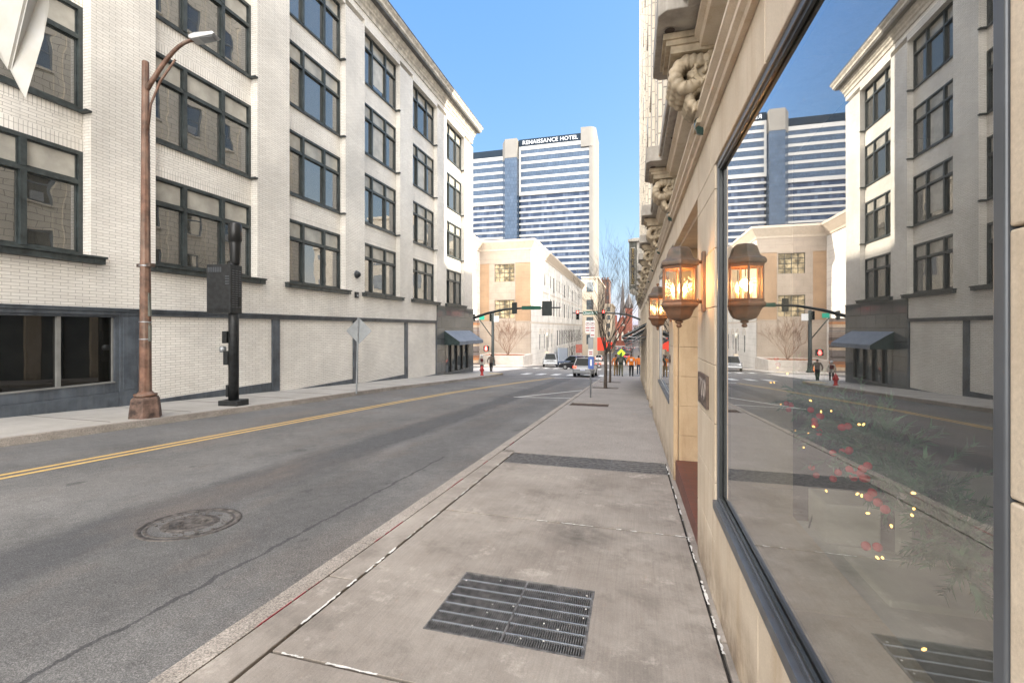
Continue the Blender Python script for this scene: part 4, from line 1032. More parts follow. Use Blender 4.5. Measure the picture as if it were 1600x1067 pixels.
# ---------------------------------------------------------------- display behind the near window
gl = thing('christmas_garland', 'green fir garland with red berries and fairy lights behind the shop window', 'garland', (1.0, 2.3, 1.1))
spine = [Vector((1.02, 3.35, 1.30)), Vector((1.0, 2.8, 1.16)), Vector((.98, 2.3, 1.08)), Vector((.95, 1.9, 1.08)), Vector((.9, 1.6, 1.02)), Vector((.86, 1.42, .86))]
mb = MB(); rg = random.Random(5)
def sp_at(t):
    t *= len(spine)-1; i = min(int(t), len(spine)-2); return spine[i].lerp(spine[i+1], t-i)
for k in range(300):
    t = rg.random()**1.7*.93; c = sp_at(t); rad = .27*(1-.55*abs(2*t-.8))
    d = Vector((rg.gauss(0, .6), rg.gauss(0, .8), rg.gauss(-.1, .75))).normalized(); L = rad*rg.uniform(.5, 1.15)
    tip = c+d*L; mb.tube([c, tip], [.004, .002], 3)
    for j in range(34):
        p = c.lerp(tip, .1+.9*j/33); q = Vector((rg.gauss(0, 1), rg.gauss(0, 1), rg.gauss(0, 1))); q = (q - d*q.dot(d)).normalized()*.8 + d*.75
        e = p+q.normalized()*rg.uniform(.028, .05); s_ = q.cross(d).normalized()*.0055
        mb.poly([p-s_, p+s_, e+s_*.4])
mb.build('needles', M['needle'], gl, True)
bp = MB(); bp.sphere((0,0,0), .014, n=10); bp = bp.build('berry', M['berry'], gl, True)
lp = MB(); lp.lathe([(.001,-.006),(.0034,-.003),(.003,.003),(.001,.006)], n=8); lp = lp.build('fairy_light', M['fairy'], gl, True)
fb = fl = True
for k in range(13):
    t = .05+.8*rg.random(); c = sp_at(t)+Vector((-.14-.06*rg.random(), rg.uniform(-.1, .1), rg.uniform(-.2, .2)))
    for j in range(rg.choice((2, 3, 4))):
        o = bp if fb else bp.copy()
        if not fb: COL.objects.link(o)
        fb = False; o.location = c+Vector((rg.uniform(-.02, .02), rg.uniform(-.05, .05), rg.uniform(-.04, .04)))
for k in range(26):
    t = .03+.9*rg.random(); c = sp_at(t)+Vector((-.12-.08*rg.random(), rg.uniform(-.15, .15), rg.uniform(-.22, .22)))
    o = lp if fl else lp.copy()
    if not fl: COL.objects.link(o)
    fl = False; o.location = c; o.rotation_euler = (rg.uniform(0, 3), rg.uniform(0, 3), 0)
for i, (x, y, z, s_, hh) in enumerate(((1.15, 2.95, .55, .13, .22), (1.3, 2.5, .0, .25, .45))):
    p = tag(MB().box(-s_, s_, -s_, s_, 0, hh).build('display_plinth', M['ivory'], bevel=.01), ['small pale box standing on the window platform', 'larger pale plinth low down behind the display glass'][i], 'plinth'); p.location = (x, y, z if i else .42)
st = thing('display_stand', 'pale rectangular display stand with open frame behind the shop window', 'stand', (1.4, 2.2, -.4))
for y in (1.15, 2.75): mb = MB(); mb.box(1.33, 1.38, y, y+.05, -.4, .82); mb.build('post', M['ivory'], st, True)
mb = MB(); mb.box(1.30, 1.75, 1.1, 2.85, .82, .86); mb.box(1.33, 1.38, 1.2, 2.75, -.1, -.04); mb.build('shelf', M['ivory'], st, True)
cd = tag(MB().tube([(1.05, 3.0, .62), (1.0, 3.02, .40), (.95, 2.85, .43), (.8, 2.8, .425), (.78, 2.6, .424), (.9, 2.4, .424)], .004, 6).build('power_cord', M['black']), 'thin dark power cord trailing over the window platform', 'cord')
rl = thing('brass_railing', 'dim upright bar railing inside the shop behind the garland', 'railing', (2.6, 1.8, -.4))
for k in range(7): mb = MB(); mb.tube([(2.5, .6+k*.42, -.4), (2.5, .6+k*.42, .7)], .012, 6); mb.build('bar', M['room_floor'], rl, True)
mb = MB(); mb.box(2.47, 2.53, .5, 3.2, .7, .74); mb.build('handrail', M['room_floor'], rl, True)

# ---------------------------------------------------------------- beige stone civic building beyond the crossing
bx, by = -16.5, 72.9
bb = thing('civic_building', 'beige stone building with pale corner strips beyond the crossing, left side of the street', 'building', (-30, 100, G(90)))
ZC = 14.7
mb = MB()
# front block face (towards -y): materials 0 tan, 1 pale, 2 side wall, coloured whiter for the light on it
def fr(x0, x1, z0, z1, m, d=0): mb.box(x0, x1, by-d, by+.5, z0, z1, m)
fr(-25.4, bx, 12.6, ZC, 1, .06); fr(-25.4, -23.7, 2.75, 12.6, 0); fr(-19.1, bx-.02, 2.75, 12.6, 0)
W1 = (-22.73, -19.24)
fr(-23.7, W1[0], 2.75, 12.6, 1, .03); fr(W1[1], -19.1, 2.75, 12.6, 1, .03)
fr(W1[0], W1[1], 6.4, 9.5, 1, .03); fr(W1[0], W1[1], 2.75, 3.3, 1, .03); fr(W1[0], W1[1], 12.45, 12.6, 1, .03)
fr(-25.4, bx, -5.5, 2.7, 1, .05)
mb.box(-25.4, bx+.06, by-.1, by+.5, 2.7, 2.85, 1)
# side face (towards +x) with openings
SIDE_END = 152
wins = []                                            # (y0,y1,z0,z1)
for yy_ in (79.5, 85): wins.append((yy_, yy_+1.0, 9.9, 12.2))
yy_ = 91
k = 0
while yy_ < 149:
    wd = 1.3 if k % 4 != 1 else 1.8
    wins.append((yy_, yy_+wd, 9.2 if wd > 1.5 else 9.9, 12.4)); wins.append((yy_, yy_+wd, 4.2, 7.6)); yy_ += 3.9; k += 1
yy_ = 79
for yy_ in (80, 84.4, 88.6, 92.6): wins.append((yy_, yy_+1.1, -2.3, .5))
yy_ = 99.5
while yy_ < 149: wins.append((yy_, yy_+2.2, -2.3, 1.15)); wins.append((yy_+0, yy_+2.2, -6.8, -3.4)) if yy_ > 110 else None; yy_ += 3.4
def wall_x(mb, x, y0, y1, z0, z1, wins, th, m, face=1):
    ysb = sorted({y0, y1} | {w[0] for w in wins} | {w[1] for w in wins})
    for a, b in zip(ysb, ysb[1:]):
        ws = sorted([(w[2], w[3]) for w in wins if w[0] <= a+1e-6 and w[1] >= b-1e-6]); z = z0
        for c, d in ws:
            if c > z: mb.box(x-th, x, a, b, z, c, m)
            z = d
        if z < z1: mb.box(x-th, x, a, b, z, z1, m)
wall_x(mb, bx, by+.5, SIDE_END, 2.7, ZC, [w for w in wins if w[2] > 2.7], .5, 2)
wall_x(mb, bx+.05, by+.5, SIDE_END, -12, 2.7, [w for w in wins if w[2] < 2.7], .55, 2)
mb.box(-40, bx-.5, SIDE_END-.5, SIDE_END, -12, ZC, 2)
# wing coming forward on the far left
mb.box(-25.9, -25.4, 58, by+.5, -5, ZC, 2); mb.box(-40, -25.9, 58, 58.5, -5, ZC, 1)
mb.build('wall', [M['beige_wall'], M['beige_pale'], M['beige_lit_side']], bb, True)
mb = MB()
prof = [(0,ZC),(.12,ZC),(.2,ZC+.3),(.55,ZC+.8),(.9,ZC+1.3),(.98,ZC+1.35),(.98,ZC+1.7),(0,ZC+1.75)]
mb.prism(prof, lambda p: (bx+p[0], by-p[0], p[1]), lambda p: (bx+p[0], SIDE_END, p[1]))
mb.prism(prof, lambda p: (-25.4+p[0], by-p[0], p[1]), lambda p: (bx+p[0], by-p[0], p[1]))
mb.prism(prof, lambda p: (-25.4+p[0], 58-p[0], p[1]), lambda p: (-25.4+p[0], by-p[0], p[1]))
mb.prism(prof, lambda p: (-40, 58-p[0], p[1]), lambda p: (-25.4+p[0], 58-p[0], p[1]))
mb.build('cornice', M['beige_cornice'], bb, True)
mb = MB(); mb.box(-40, bx-.3, by+.4, SIDE_END-.3, ZC+1.0, ZC+1.3); mb.box(-40, -25.6, 58.4, by+.4, ZC+1.0, ZC+1.3)
mb.prism([(-.3, ZC+1.3), (.9, ZC+1.72), (-2, ZC+2.3), (-6, ZC+2.3), (-6, ZC+1.3)], lambda p: (bx+p[0], 86, p[1]), lambda p: (bx+p[0], SIDE_END, p[1]))
mb.box(-24.5, -20, by+.6, 80, ZC+1.3, ZC+1.9) if False else None
mb.build('roof', M['far_grey'], bb, True)
mb = MB(); mb.box(bx, bx+.10, by-.1, SIDE_END, 2.5, 2.7); mb.box(bx, bx+.06, by, SIDE_END, 8.4, 8.55) ; mb.build('string_course', M['beige_cornice'], bb, True)
for a in range(8):
    y = 90.0+a*7.8
    if y < 148: mb = MB(); mb.box(bx, bx+.15, y, y+.5, 2.85, ZC-.6); mb.build('pilaster', M['beige_lit_side'], bb, True)
def grid_window(x0, x1, y0, y1, z0, z1, nu, nv, name='window', glass=None, t=.08):
    """window in the plane of the shorter horizontal side"""
    f = MB(); g = MB()
    if x1-x0 > y1-y0:
        for i in range(nu+1): c = x0+(x1-x0)*i/nu; f.box(c-t/2, c+t/2, y0, y1, z0, z1)
        for i in range(nv+1): c = z0+(z1-z0)*i/nv; f.box(x0, x1, y0+.01, y1-.01, c-t/2, c+t/2)
        ym = (y0+y1)/2; g.poly([(x0, ym, z0), (x1, ym, z0), (x1, ym, z1), (x0, ym, z1)])
    else:
        for i in range(nu+1): c = y0+(y1-y0)*i/nu; f.box(x0, x1, c-t/2, c+t/2, z0, z1)
        for i in range(nv+1): c = z0+(z1-z0)*i/nv; f.box(x0+.01, x1-.01, y0, y1, c-t/2, c+t/2)
        xm = (x0+x1)/2; g.poly([(xm, y0, z0), (xm, y1, z0), (xm, y1, z1), (xm, y0, z1)])
    o = f.build(name, M['green_trim'], bb, True); g.build('pane', glass or M['bldg_glass'], o); return o
grid_window(W1[0], W1[1], by+.1, by+.22, 9.5, 12.45, 4, 4, glass=M['warm_glass'])
grid_window(W1[0], W1[1], by+.1, by+.22, 3.3, 6.4, 4, 4, glass=M['warm_glass'])
for (a, b, c, d) in wins: grid_window(bx-.10, bx-.04, a, b, c, d, 2 if b-a > 1.5 else 1, 3, t=.10)
for yy_ in (80, 84.4, 88.6, 92.6):
    mb = MB()
    for s0 in range(8):
        a0, a1 = R(22.5*s0), R(22.5*(s0+1)); c = yy_+.55
        mb.box(bx+.05, bx+.12, 0, 0, 0, 0) if False else mb.tube([(bx+.08, c+.95*math.cos(a0), .55+.95*math.sin(a0)), (bx+.08, c+.95*math.cos(a1), .55+.95*math.sin(a1))], .05, 4)
    mb.build('arch_moulding', M['beige_cornice'], bb, True)
# planter, blue hoarding, banded pillar
pl = thing('stone_planter', 'low pale stone planter box holding a bare tan shrub', 'planter', (-19, 64.5, G(64)))
gz = G(64.5)
def frustum(mb, x0, x1, y0, y1, z0, z1, t=.35):
    mb.box(x0, x1, y0, y0+t, z0, z1); mb.box(x0, x1, y1-t, y1, z0, z1); mb.box(x0, x0+t, y0+t, y1-t, z0, z1); mb.box(x1-t, x1, y0+t, y1-t, z0, z1)
mb = MB(); frustum(mb, -23, -15.6, 64, 70.4, gz-.8, -2.45); mb.build('planter_wall', M['pale_paving'], pl, True, bevel=.05)
mb = MB(); mb.box(-22.7, -15.9, 64.3, 70.1, -3.6, -2.62); mb.build('soil', pm('soil', (.35,.12,.05), .95, var=.3, vs=6), pl, True)
mb = MB(); mb.box(-24.6, -23.4, 61.5, 62.4, -4.2, -2.6); 
hb = tag(MB().box(-.06, .06, -7, 7, -.2, 3.1).build('site_hoarding', M['blue_panel']), 'pale blue panel fence along the foot of the civic building', 'fence'); hb.location = (-15.6, 103, G(103)); hb.rotation_euler = (math.atan(-.045), 0, 0)
bp_ = thing('banded_pillar', 'square pillar banded in brown, orange and grey stripes behind the signal post', 'pillar', (-22.4, 67, G(66)))
bands = [M['rust_paint'], M['orange'], M['slate'], M['bark_tan'], M['far_cream'], M['bark'], M['far_brown']]
bmats = [pm('band%d' % i, c, .6, var=.1) for i, c in enumerate(((.30,.14,.08), (.50,.22,.09), (.10,.08,.07), (.26,.20,.17), (.55,.42,.30), (.13,.07,.05), (.20,.17,.16)))]
mb = MB(); z = G(66)-.2; i = 0; rb_ = random.Random(4)
while z < 2.5:
    h = rb_.uniform(.16, .42); q = rb_.uniform(0, .05); mb.box(-23.15-q, -21.75+q, 61.2-q, 62.2+q, z, z+h-.015, rb_.randrange(7)); z += h
mb.build('stacked_bands', bmats, bp_, True)

# ---------------------------------------------------------------- hotel tower
ht = thing('hotel_tower', 'tall glass and white banded hotel tower with a rounded concrete end and rooftop name', 'building', (-45, 235, G(225)))
HY = 221.0
def hotel_glass():
    m, n, b = newmat('hotel_glass'); uv = nd(n, 'ShaderNodeUVMap'); uv.uv_map = 'UVMap'
    t = nd(n, 'ShaderNodeTexBrick'); n.links.new(uv.outputs[0], t.inputs['Vector']); t.offset = 0
    t.inputs['Scale'].default_value = 1; t.inputs['Brick Width'].default_value = 1.35; t.inputs['Row Height'].default_value = 2.9
    t.inputs['Mortar Size'].default_value = .05; t.inputs['Color1'].default_value = (.022,.038,.075,1); t.inputs['Color2'].default_value = (.10,.13,.19,1); t.inputs['Bias'].default_value = -.35
    t.inputs['Mortar'].default_value = (.02,.035,.07,1)
    n.links.new(t.outputs['Color'], b.inputs['Base Color']); b.inputs['Roughness'].default_value = .12; b.inputs['IOR'].default_value = 1.4; b.inputs['Specular IOR Level'].default_value = .2
    return m
M['hotel_glass'] = hotel_glass(); M['hotel_blue'] = brick('hotel_blue', (.052,.08,.125), (.066,.096,.145), (.03,.046,.075), bw=1.4, rh=1.8, ms=.06, rough=.15, dirty=0, spec=.12)
HT, H6 = 96.4, 92.3
def wing(name, x0, x1, y0, ztop, n_up=6, up=3.83, lo=2.95, label=None, xr=None):
    g = MB(); g.box(x0+.6, x1-.2, y0+.8, y0+26, -12, ztop); ob_ = g.build(name, M['hotel_glass'], ht, True)
    u = MB(); zt = ztop-.1; u.box(x0+.3, x1, y0+.05, y0+.8, ztop-3.8-n_up*up, ztop-3.7); u.build('upper_glazing', M['hotel_blue'], ob_)
    p = MB(); p.box(x0, x1, y0-.1, y0+25, ztop-3.6, ztop); p.build('parapet', M['far_slate'], ob_)
    b = MB(); z = ztop-3.6
    b.box(x0, x1+.2, y0-.12, y0+.8, z-1.9, z)
    for i in range(n_up):
        zz = z-1.9-up*(i+1)+1.9; b.box(x0+1.0 if i < n_up else x0, x1+.2, y0-.08, y0+.8, zz-1.35 if i < n_up-1 else zz-1.8, zz-.05)
    b.box(x0, x0+1.0, y0-.25, y0+.8, z-n_up*up-1.9, z-1.9)
    z = z-n_up*up-1.9
    while z > -8:
        b.box(x0, x1+.4, y0+.45, y0+.8, z-lo, z-lo+1.0); z -= lo
    b.build('floor_band', M['hotel_white'], ob_)
    return ob_
M['far_slate'] = pm('far_slate', (.018,.028,.042), .9, spec=.1, var=.1, vs=.1)
wing('right_wing', -56, -20.0, HY, 97.3)
wing('left_wing', -96, -64, HY+2, 94.2)
mb = MB(); cw = [(-65.2, HY+2), (-62.5, HY-3.2), (-56.3, HY-3.2), (-56.3, HY+6), (-65.2, HY+6)]
mb.prism(cw, lambda p: (p[0], p[1], -10), lambda p: (p[0], p[1], 87.5)); mb.build('stair_tower', M['hotel_blue'], ht, True)
mb = MB(); mb.prism(cw, lambda p: (p[0]*1.0, p[1]-.15, 87.5), lambda p: (p[0], p[1]-.15, 97.0)); mb.build('tower_cap', M['concrete_t'], ht, True)
def rounded(x0, x1, y0, y1, r, n=8):
    return [(x0, y0)] + [(x1-r+r*math.cos(R(-90+90*i/n)), y0+r+r*math.sin(R(-90+90*i/n))) for i in range(n+1)] + [(x1, y1), (x0, y1)]
mb = MB(); mb.prism(rounded(-24.6, -17.4, HY-1.2, HY+20, 3.6), lambda p: (p[0], p[1], 90.2), lambda p: (p[0], p[1], 99.6), smooth=False); mb.build('rounded_cap', M['concrete_t'], ht, True)
mb = MB(); mb.prism(rounded(-20.6, -17.4, HY-.6, HY+20, 2.4), lambda p: (p[0], p[1], -10), lambda p: (p[0], p[1], 90.2)); mb.build('end_pier', M['concrete_t'], ht, True)
lettering('RENAISSANCE HOTEL', 2.75, T(-40.1, HY-.35, 95.35) @ FACE_NEG_Y, emis('hotel_letters', (.6,.62,.65), .02), ht, .12, 1.05)

# ---------------------------------------------------------------- further buildings
def simple_block(name, label, x0, x1, y0, y1, z1, mat, wcol=None, nx=4, nz=6, face='y', cat='building'):
    t = thing(name, label, cat, ((x0+x1)/2, (y0+y1)/2, G(y0)))
    mb = MB(); mb.box(x0, x1, y0, y1, G(y0)-4, z1); mb.build('wall', mat, t, True)
    mb = MB(); mb.box(x0-.3, x1+.3, y0-.3, y1+.3, z1, z1+.6); mb.build('cornice', mat, t, True)
    z0 = G(y0)+3; L = (x1-x0); first = None
    for i in range(nx):
        for k in range(nz):
            c = x0+L*(i+.5)/nx; zc = z0+(z1-z0)*(k+.5)/nz; a, h = L/nx*.22, (z1-z0)/nz*.28
            if first is None:
                m_ = MB(); m_.box(-a, a, -.06, .1, -h, h); first = m_.build('window', M['bldg_glass'], t); o = first
            else: o = first.copy(); COL.objects.link(o)
            o.parent = t; o.matrix_parent_inverse = Matrix.Translation(t.location).inverted(); o.location = (c, y0, zc)
    return t
pb = simple_block('pale_office', 'cream stone corner building just past the civic building below the hotel', -17.2, -11.8, 158, 200, 19, M['far_cream'], nx=1, nz=4)
gb = simple_block('stepped_building', 'low pale building between the hotel foot and the brick tower', -18, -9, 205, 240, 12, M['far_cream'], nx=3, nz=5)
bt = simple_block('brick_tower', 'dark reddish brick tower rising behind the street trees', -22.0, -15.0, 300, 320, 33.0, M['far_brown'], nx=3, nz=9)
for i in range(4): m_ = MB(); m_.box(-21.8+i*1.8, -20.9+i*1.8, 299.6, 301, 33.6, 35); m_.build('turret', M['far_brown'], bt, True)
CYY = 330
ch = thing('brick_church', 'red brick church with a tall grey spire closing the street view', 'church', (-6, CYY, G(CYY)))
cg = G(CYY)-3
mb = MB(); mb.box(-13, -1.5, CYY, CYY+26, cg, 3.0); mb.prism([(-13, 3), (-1.5, 3), (-7.2, 11)], lambda p: (p[0], CYY, p[1]), lambda p: (p[0], CYY+26, p[1])); mb.box(-5.2, -.4, CYY-2, CYY+3, cg, 16); mb.box(-14.5, -11.0, CYY-1, CYY+2, cg, 11)
mb.build('wall', M['church_red'], ch, True)
mb = MB(); mb.lathe([(3.4, 16), (2.2, 20), (.05, 27)], (-2.8, CYY+.5, 0), 8, smooth=False); mb.lathe([(2.4, 11), (.05, 37.5)], (-7.2, CYY+6, 0), 8, smooth=False)
for q in (-5, -.6): mb.lathe([(.6, 16), (.05, 21)], (q, CYY-1.8, 0), 6)
mb.build('spire', M['slate'], ch, True)
mb = MB()
for x in (-10.6, -7.2, -3.0): mb.prism([(x-.7, -7), (x+.7, -7), (x+.7, -2), (x, .4), (x-.7, -2)], lambda p: (p[0], CYY-2.1, p[1]), lambda p: (p[0], CYY-1.9, p[1]))
mb.lathe([(1.4, 0), (.001, .1)], (0, 0, 0), 16) if False else None
mb.prism([(-9, 3.4), (-5.4, 3.4), (-7.2, 7)], lambda p: (p[0], CYY-.1, p[1]), lambda p: (p[0], CYY+.05, p[1]))
mb.build('window', M['ivory'], ch, True)
simple_block('brown_block', 'low brown brick block on the horizon right of the church', 0, 40, 350, 370, 3.5, M['far_grey'], nx=16, nz=3)
simple_block('cream_block', 'cream low shop building beside the road far down on the left', -17, -9.5, 250, 262, -3, M['far_cream'], nx=3, nz=2)
# unseen blocks added east of the corner to shade crossing and civic wall
simple_block('corner_shade_block', 'unseen brick block past the crossing, added to shade the civic building', 3.2, 24, 64.5, 88, 15, M['tower_brick'], nx=6, nz=4)
simple_block('shade_tower', 'unseen slab tower on the right, added to shade the crossing', 60, 92, 40, 72, 44, M['tower_brick'], nx=8, nz=12)
simple_block('east_shade_block', 'unseen long block on the right, added to shade the civic side wall', 3.2, 30, 90, 300, 26, M['tower_brick'], nx=6, nz=4)

# ---------------------------------------------------------------- traffic signals
def signal_head(parent, loc, rz, lit=None, back=False, group=None):
    h = bpy.data.objects.new('signal_head', None); 
    mb = MB(); mb.box(-.17, .17, -.10, .10, -.52, .52); hs = mb.build('signal_head', M['signal_dark'], parent); hs.location = loc; hs.rotation_euler = (0, 0, rz)
    hs.matrix_parent_inverse = Matrix.Translation(parent.location).inverted()
    for i, c in enumerate(('r', 'y', 'g')):
        z = .34-.34*i
        v = MB(); v.lathe([(.135, 0), (.135, .16), (.12, .16), (.12, 0)], n=12, cap=False); vo = v.build('visor', M['signal_dark'], hs); vo.rotation_euler = (R(90), 0, 0); vo.location = (0, -.10, z)
        l = MB(); l.lathe([(.12, 0), (.001, .03)], n=12); mt = M['red_light'] if lit == c == 'r' else (M['green_light'] if lit == c == 'g' else M['dark_glass'])
        lo = l.build('lens', mt, hs); lo.rotation_euler = (R(90), 0, 0); lo.location = (0, -.10, z)
    return hs
sgl = thing('signal_mast', 'dark curved mast arm at left with street name board and signals seen from behind', 'traffic signal', (-15.2, 39.3, G(39)))
mb = MB(); mb.tube([(-15.2, 39.3, G(39)-.1), (-15.2, 39.3, 3.0)], [.16, .11], 12); mb.lathe([(.26, 0), (.26, .3), (.18, .5)], (-15.2, 39.3, G(39)), 12); mb.build('pole', M['signal_dark'], sgl, True)
mb = MB(); arm = [(-15.2, 39.3, 2.0), (-14.4, 39.4, 2.55), (-13.0, 39.5, 3.0), (-11.3, 39.5, 3.34), (-9.6, 39.5, 3.44), (-6.2, 39.5, 3.44)]; mb.tube(arm, [.13, .125, .115, .10, .085, .06], 8); mb.build('mast_arm', M['signal_dark'], sgl, True)
mb = MB(); mb.box(-9.72, -7.95, 39.36, 39.40, 3.28, 3.62); mb.build('name_board', M['sign_green'], sgl, True)
mb = MB(); mb.box(-10.62, -10.18, 39.3, 39.5, 2.93, 3.95); o = mb.build('signal_head', M['signal_dark'], sgl, True)
mb = MB(); mb.box(-7.85, -6.95, 39.33, 39.37, 2.72, 4.02); mb.box(-7.55, -7.25, 39.37, 39.6, 2.9, 3.9); mb.build('back_plate', M['signal_dark'], sgl, True)
sgp = thing('signal_post', 'dark signal post with red hand and green name plate at the far left corner', 'traffic signal', (-18.9, 59.7, G(59.7)))
gz = G(59.7)
mb = MB(); mb.lathe([(.42, 0), (.42, .15), (.30, .3), (.26, .9), (.26, 1.1), (.22, 1.2), (.19, 7.3), (.001, 7.35)], (-18.9, 59.7, gz), 12); mb.tube([(-18.9, 59.7, .2), (-20.9, 59.7, 2.9)], .07, 6); mb.build('post', M['signal_dark'], sgp, True)
signal_head(sgp, (-19.05, 59.3, 3.1), 0); signal_head(sgp, (-21.6, 59.3, 3.1), R(80))
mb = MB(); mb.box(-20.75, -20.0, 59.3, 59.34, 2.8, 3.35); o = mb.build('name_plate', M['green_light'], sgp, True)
mb = MB(); mb.box(-18.6, -17.9, 59.3, 59.34, 2.5, 3.3); mb.build('white_plate', M['sign_white'], sgp, True)
mb = MB(); mb.box(-20.1, -19.35, 59.2, 59.45, -1.55, -.85); w_ = mb.build('walk_signal', M['signal_dark'], sgp, True)
mb = MB(); q = [(-.12,-.25),(.12,-.25),(.2,.0),(.14,.02),(.12,.25),(.04,.27),(0,.27),(-.06,.26),(-.13,.2),(-.14,0),(-.22,.02)]
mb.poly([(-19.72+a, 59.18, -1.2+b) for a, b in q]); mb.build('red_hand', M['red_light'], w_)
sgr = thing('signal_mast', 'dark mast arm from the right with two red signals and green street name board', 'traffic signal', (2.2, 57, G(57)))
d52 = 52
mb = MB(); mb.tube([(1.6, 52, G(52)-.1), (1.6, 52, 3.0)], [.16, .12], 12); mb.build('pole', M['signal_dark'], sgr, True)
mb = MB(); mb.tube([(1.6, 52, 2.2), (.76, 52, 2.6), (-.63, 52, 3.15), (-2.03, 52, 3.31), (-4, 52, 3.36), (-6.8, 52, 3.36)], [.13, .12, .11, .09, .08, .06], 8); mb.build('mast_arm', M['signal_dark'], sgr, True)
signal_head(sgr, (-6.14, 51.8, 3.12), 0, 'r'); signal_head(sgr, (-3.24, 51.8, 3.14), 0, 'r')
mb = MB(); mb.box(-5.56, -3.9, 51.86, 51.9, 3.14, 3.58); nb_ = mb.build('name_board', M['sign_green'], sgr, True)
lettering('Church St', .40, T(-4.73, 51.85, 3.36) @ FACE_NEG_Y, M['sign_white'], nb_, .004, world=False)

# ---------------------------------------------------------------- street lamp (left), with banner straps
sl_ = thing('street_lamp', 'tall rusty brown street lamp with curved arm on the left pavement', 'street lamp', (-10.95, 7.84, G(7.84)))
px_, py_, gz = -10.95, 7.84, G(7.84)
mb = MB(); mb.lathe([(.34,0),(.33,.03),(.29,.42),(.27,.47),(.20,.50)], (px_, py_, gz), 6, ph=R(15), smooth=False); mb.build('base', pm('lamp_base', (.17,.105,.08), .75, var=.4, vs=5, bump=.4, bs=30), sl_, True, bevel=.015)
mb = MB(); mb.lathe([(.22,.50),(.23,.54),(.16,.57),(.14,.60)], (px_, py_, gz), 16); 
for k in range(4): a = R(45+90*k); mb.lathe([(.04,.50),(.04,.56)], (px_+.18*math.cos(a), py_+.18*math.sin(a), gz), 6)
mb.build('collar', M['rust_paint'], sl_, True)
mb = MB(); mb.lathe([(.125,.58),(.100,4.0),(.072,8.25),(.06,8.28)], (px_, py_, gz), 8, smooth=False); mb.build('pole', M['rust_paint'], sl_, True, bevel=.01)
ptsA = []
e0 = Vector((px_+.05, py_, 7.15)); e1 = Vector((-9.85, 8.14, 8.30))
for i in range(10):
    t = i/9; ptsA.append((e0.x+(e1.x-e0.x)*(1-math.cos(t*R(88)))/1.0 if False else e0.x+(e1.x-e0.x)*t, e0.y+(e1.y-e0.y)*t, e0.z+(e1.z-e0.z)*math.sin(t*R(90))))
mb = MB(); mb.tube(ptsA, [.055-.002*i for i in range(10)], 8); mb.tube([(px_+.08, py_, 6.2), (px_+.12, py_+.03, 6.8), (px_+.32, py_+.1, 7.35), (px_+.65, py_+.2, 7.86)], .025, 6); mb.build('arm', M['rust_paint'], sl_, True)
mb = MB(); mb.prism([(-.05,.04),(.10,.075),(.50,.05),(.56,.0),(.50,-.03),(.0,-.06),(-.05,-.03)], lambda p: (p[0], -.13, p[1]), lambda p: (p[0], .13, p[1]))
hd = mb.build('lamp_head', M['silver'], sl_, bevel=.015); hd.location = (e1.x-px_-.02, e1.y-py_, e1.z-gz+.02); hd.rotation_euler = (0, R(-8), R(15))
m_ = MB(); m_.box(.18, .48, -.10, .10, -.055, -.045); m_.build('lens', M['galv'], hd); m_ = MB(); m_.lathe([(.035, .07), (.035, .13), (.001, .14)], (.15, 0, 0), 10); m_.build('photocell', M['galv'], hd)
mb = MB()
for z in (1.72, 2.16): mb.box(px_+.05, px_+.16, py_-.015, py_+.015, z-.02, z+.02)
mb.prism([(.10, 2.42), (.13, 2.42), (.17, 1.88), (.10, 1.88)], lambda p: (px_+p[0], py_-.02, p[1]), lambda p: (px_+p[0], py_+.02, p[1])); mb.box(px_+.11, px_+.17, py_-.02, py_+.02, 1.30, 1.68)
mb.build('sign_edge', M['grey_green'], sl_, True)
mb = MB()
for z in (1.35, 1.75, 3.05): mb.lathe([(.122, z-.012), (.122, z+.012)], (px_, py_, 0), 12, cap=False)
mb.build('strap', M['galv'], sl_, True)
mb = MB(); mb.box(px_-.2, px_+.22, py_-.06, py_+.06, 3.02, 3.1); mb.build('bracket', M['bronze'], sl_, True)

# ---------------------------------------------------------------- small cell post
cp = thing('small_cell_post', 'black telecom post with louvred cabinet and drum antenna on the left pavement', 'telecom post', (-11.17, 10.43, G(10.43)))
px_, py_, gz = -11.17, 10.43, G(10.43)
ang = math.atan(.27)
rotC = Matrix.Translation((px_, py_, 0)) @ Matrix.Rotation(R(8), 4, 'Z')
def cbox(mb, *a): return mb.box(*a, rot=rotC)
mb = MB(); cbox(mb, -.30, .30, -.24, .24, gz-.05, gz+.16); mb.build('base', M['matte_black'], cp, True, bevel=.015)
mb = MB(); mb.lathe([(.135, gz+.16), (.135, 3.5)], (px_, py_, 0), 20); mb.build('pole', M['matte_black'], cp, True)
mb = MB(); cbox(mb, -.60, .14, -.30, .16, 2.03, 3.42); cab = mb.build('cabinet', M['matte_black'], cp, True, bevel=.012)
mb = MB()
for c in range(3):
    for k in range(17):
        z = 2.2+k*.065
        cbox(mb, .141, .150, -.24+c*.13, -.15+c*.13, z, z+.022)
for k in range(8): cbox(mb, -.56+k*.055, -.53+k*.055, -.304, -.299, 3.2, 3.34); 
for k in range(4): cbox(mb, -.02, .10, -.304, -.299, 2.85+k*.07, 2.88+k*.07)
mb.build('louvre', M['steel'], cab, False)
mb = MB()
for k in range(9): cbox(mb, -.58+k*.075, -.535+k*.075, -.307, -.299, 2.08, 2.16)
cbox(mb, -.36, -.30, -.307, -.299, 2.75, 2.81); cbox(mb, .141, .16, .02, .1, 2.25, 2.5)
mb.build('vent_slots', M['black'], cab, False)
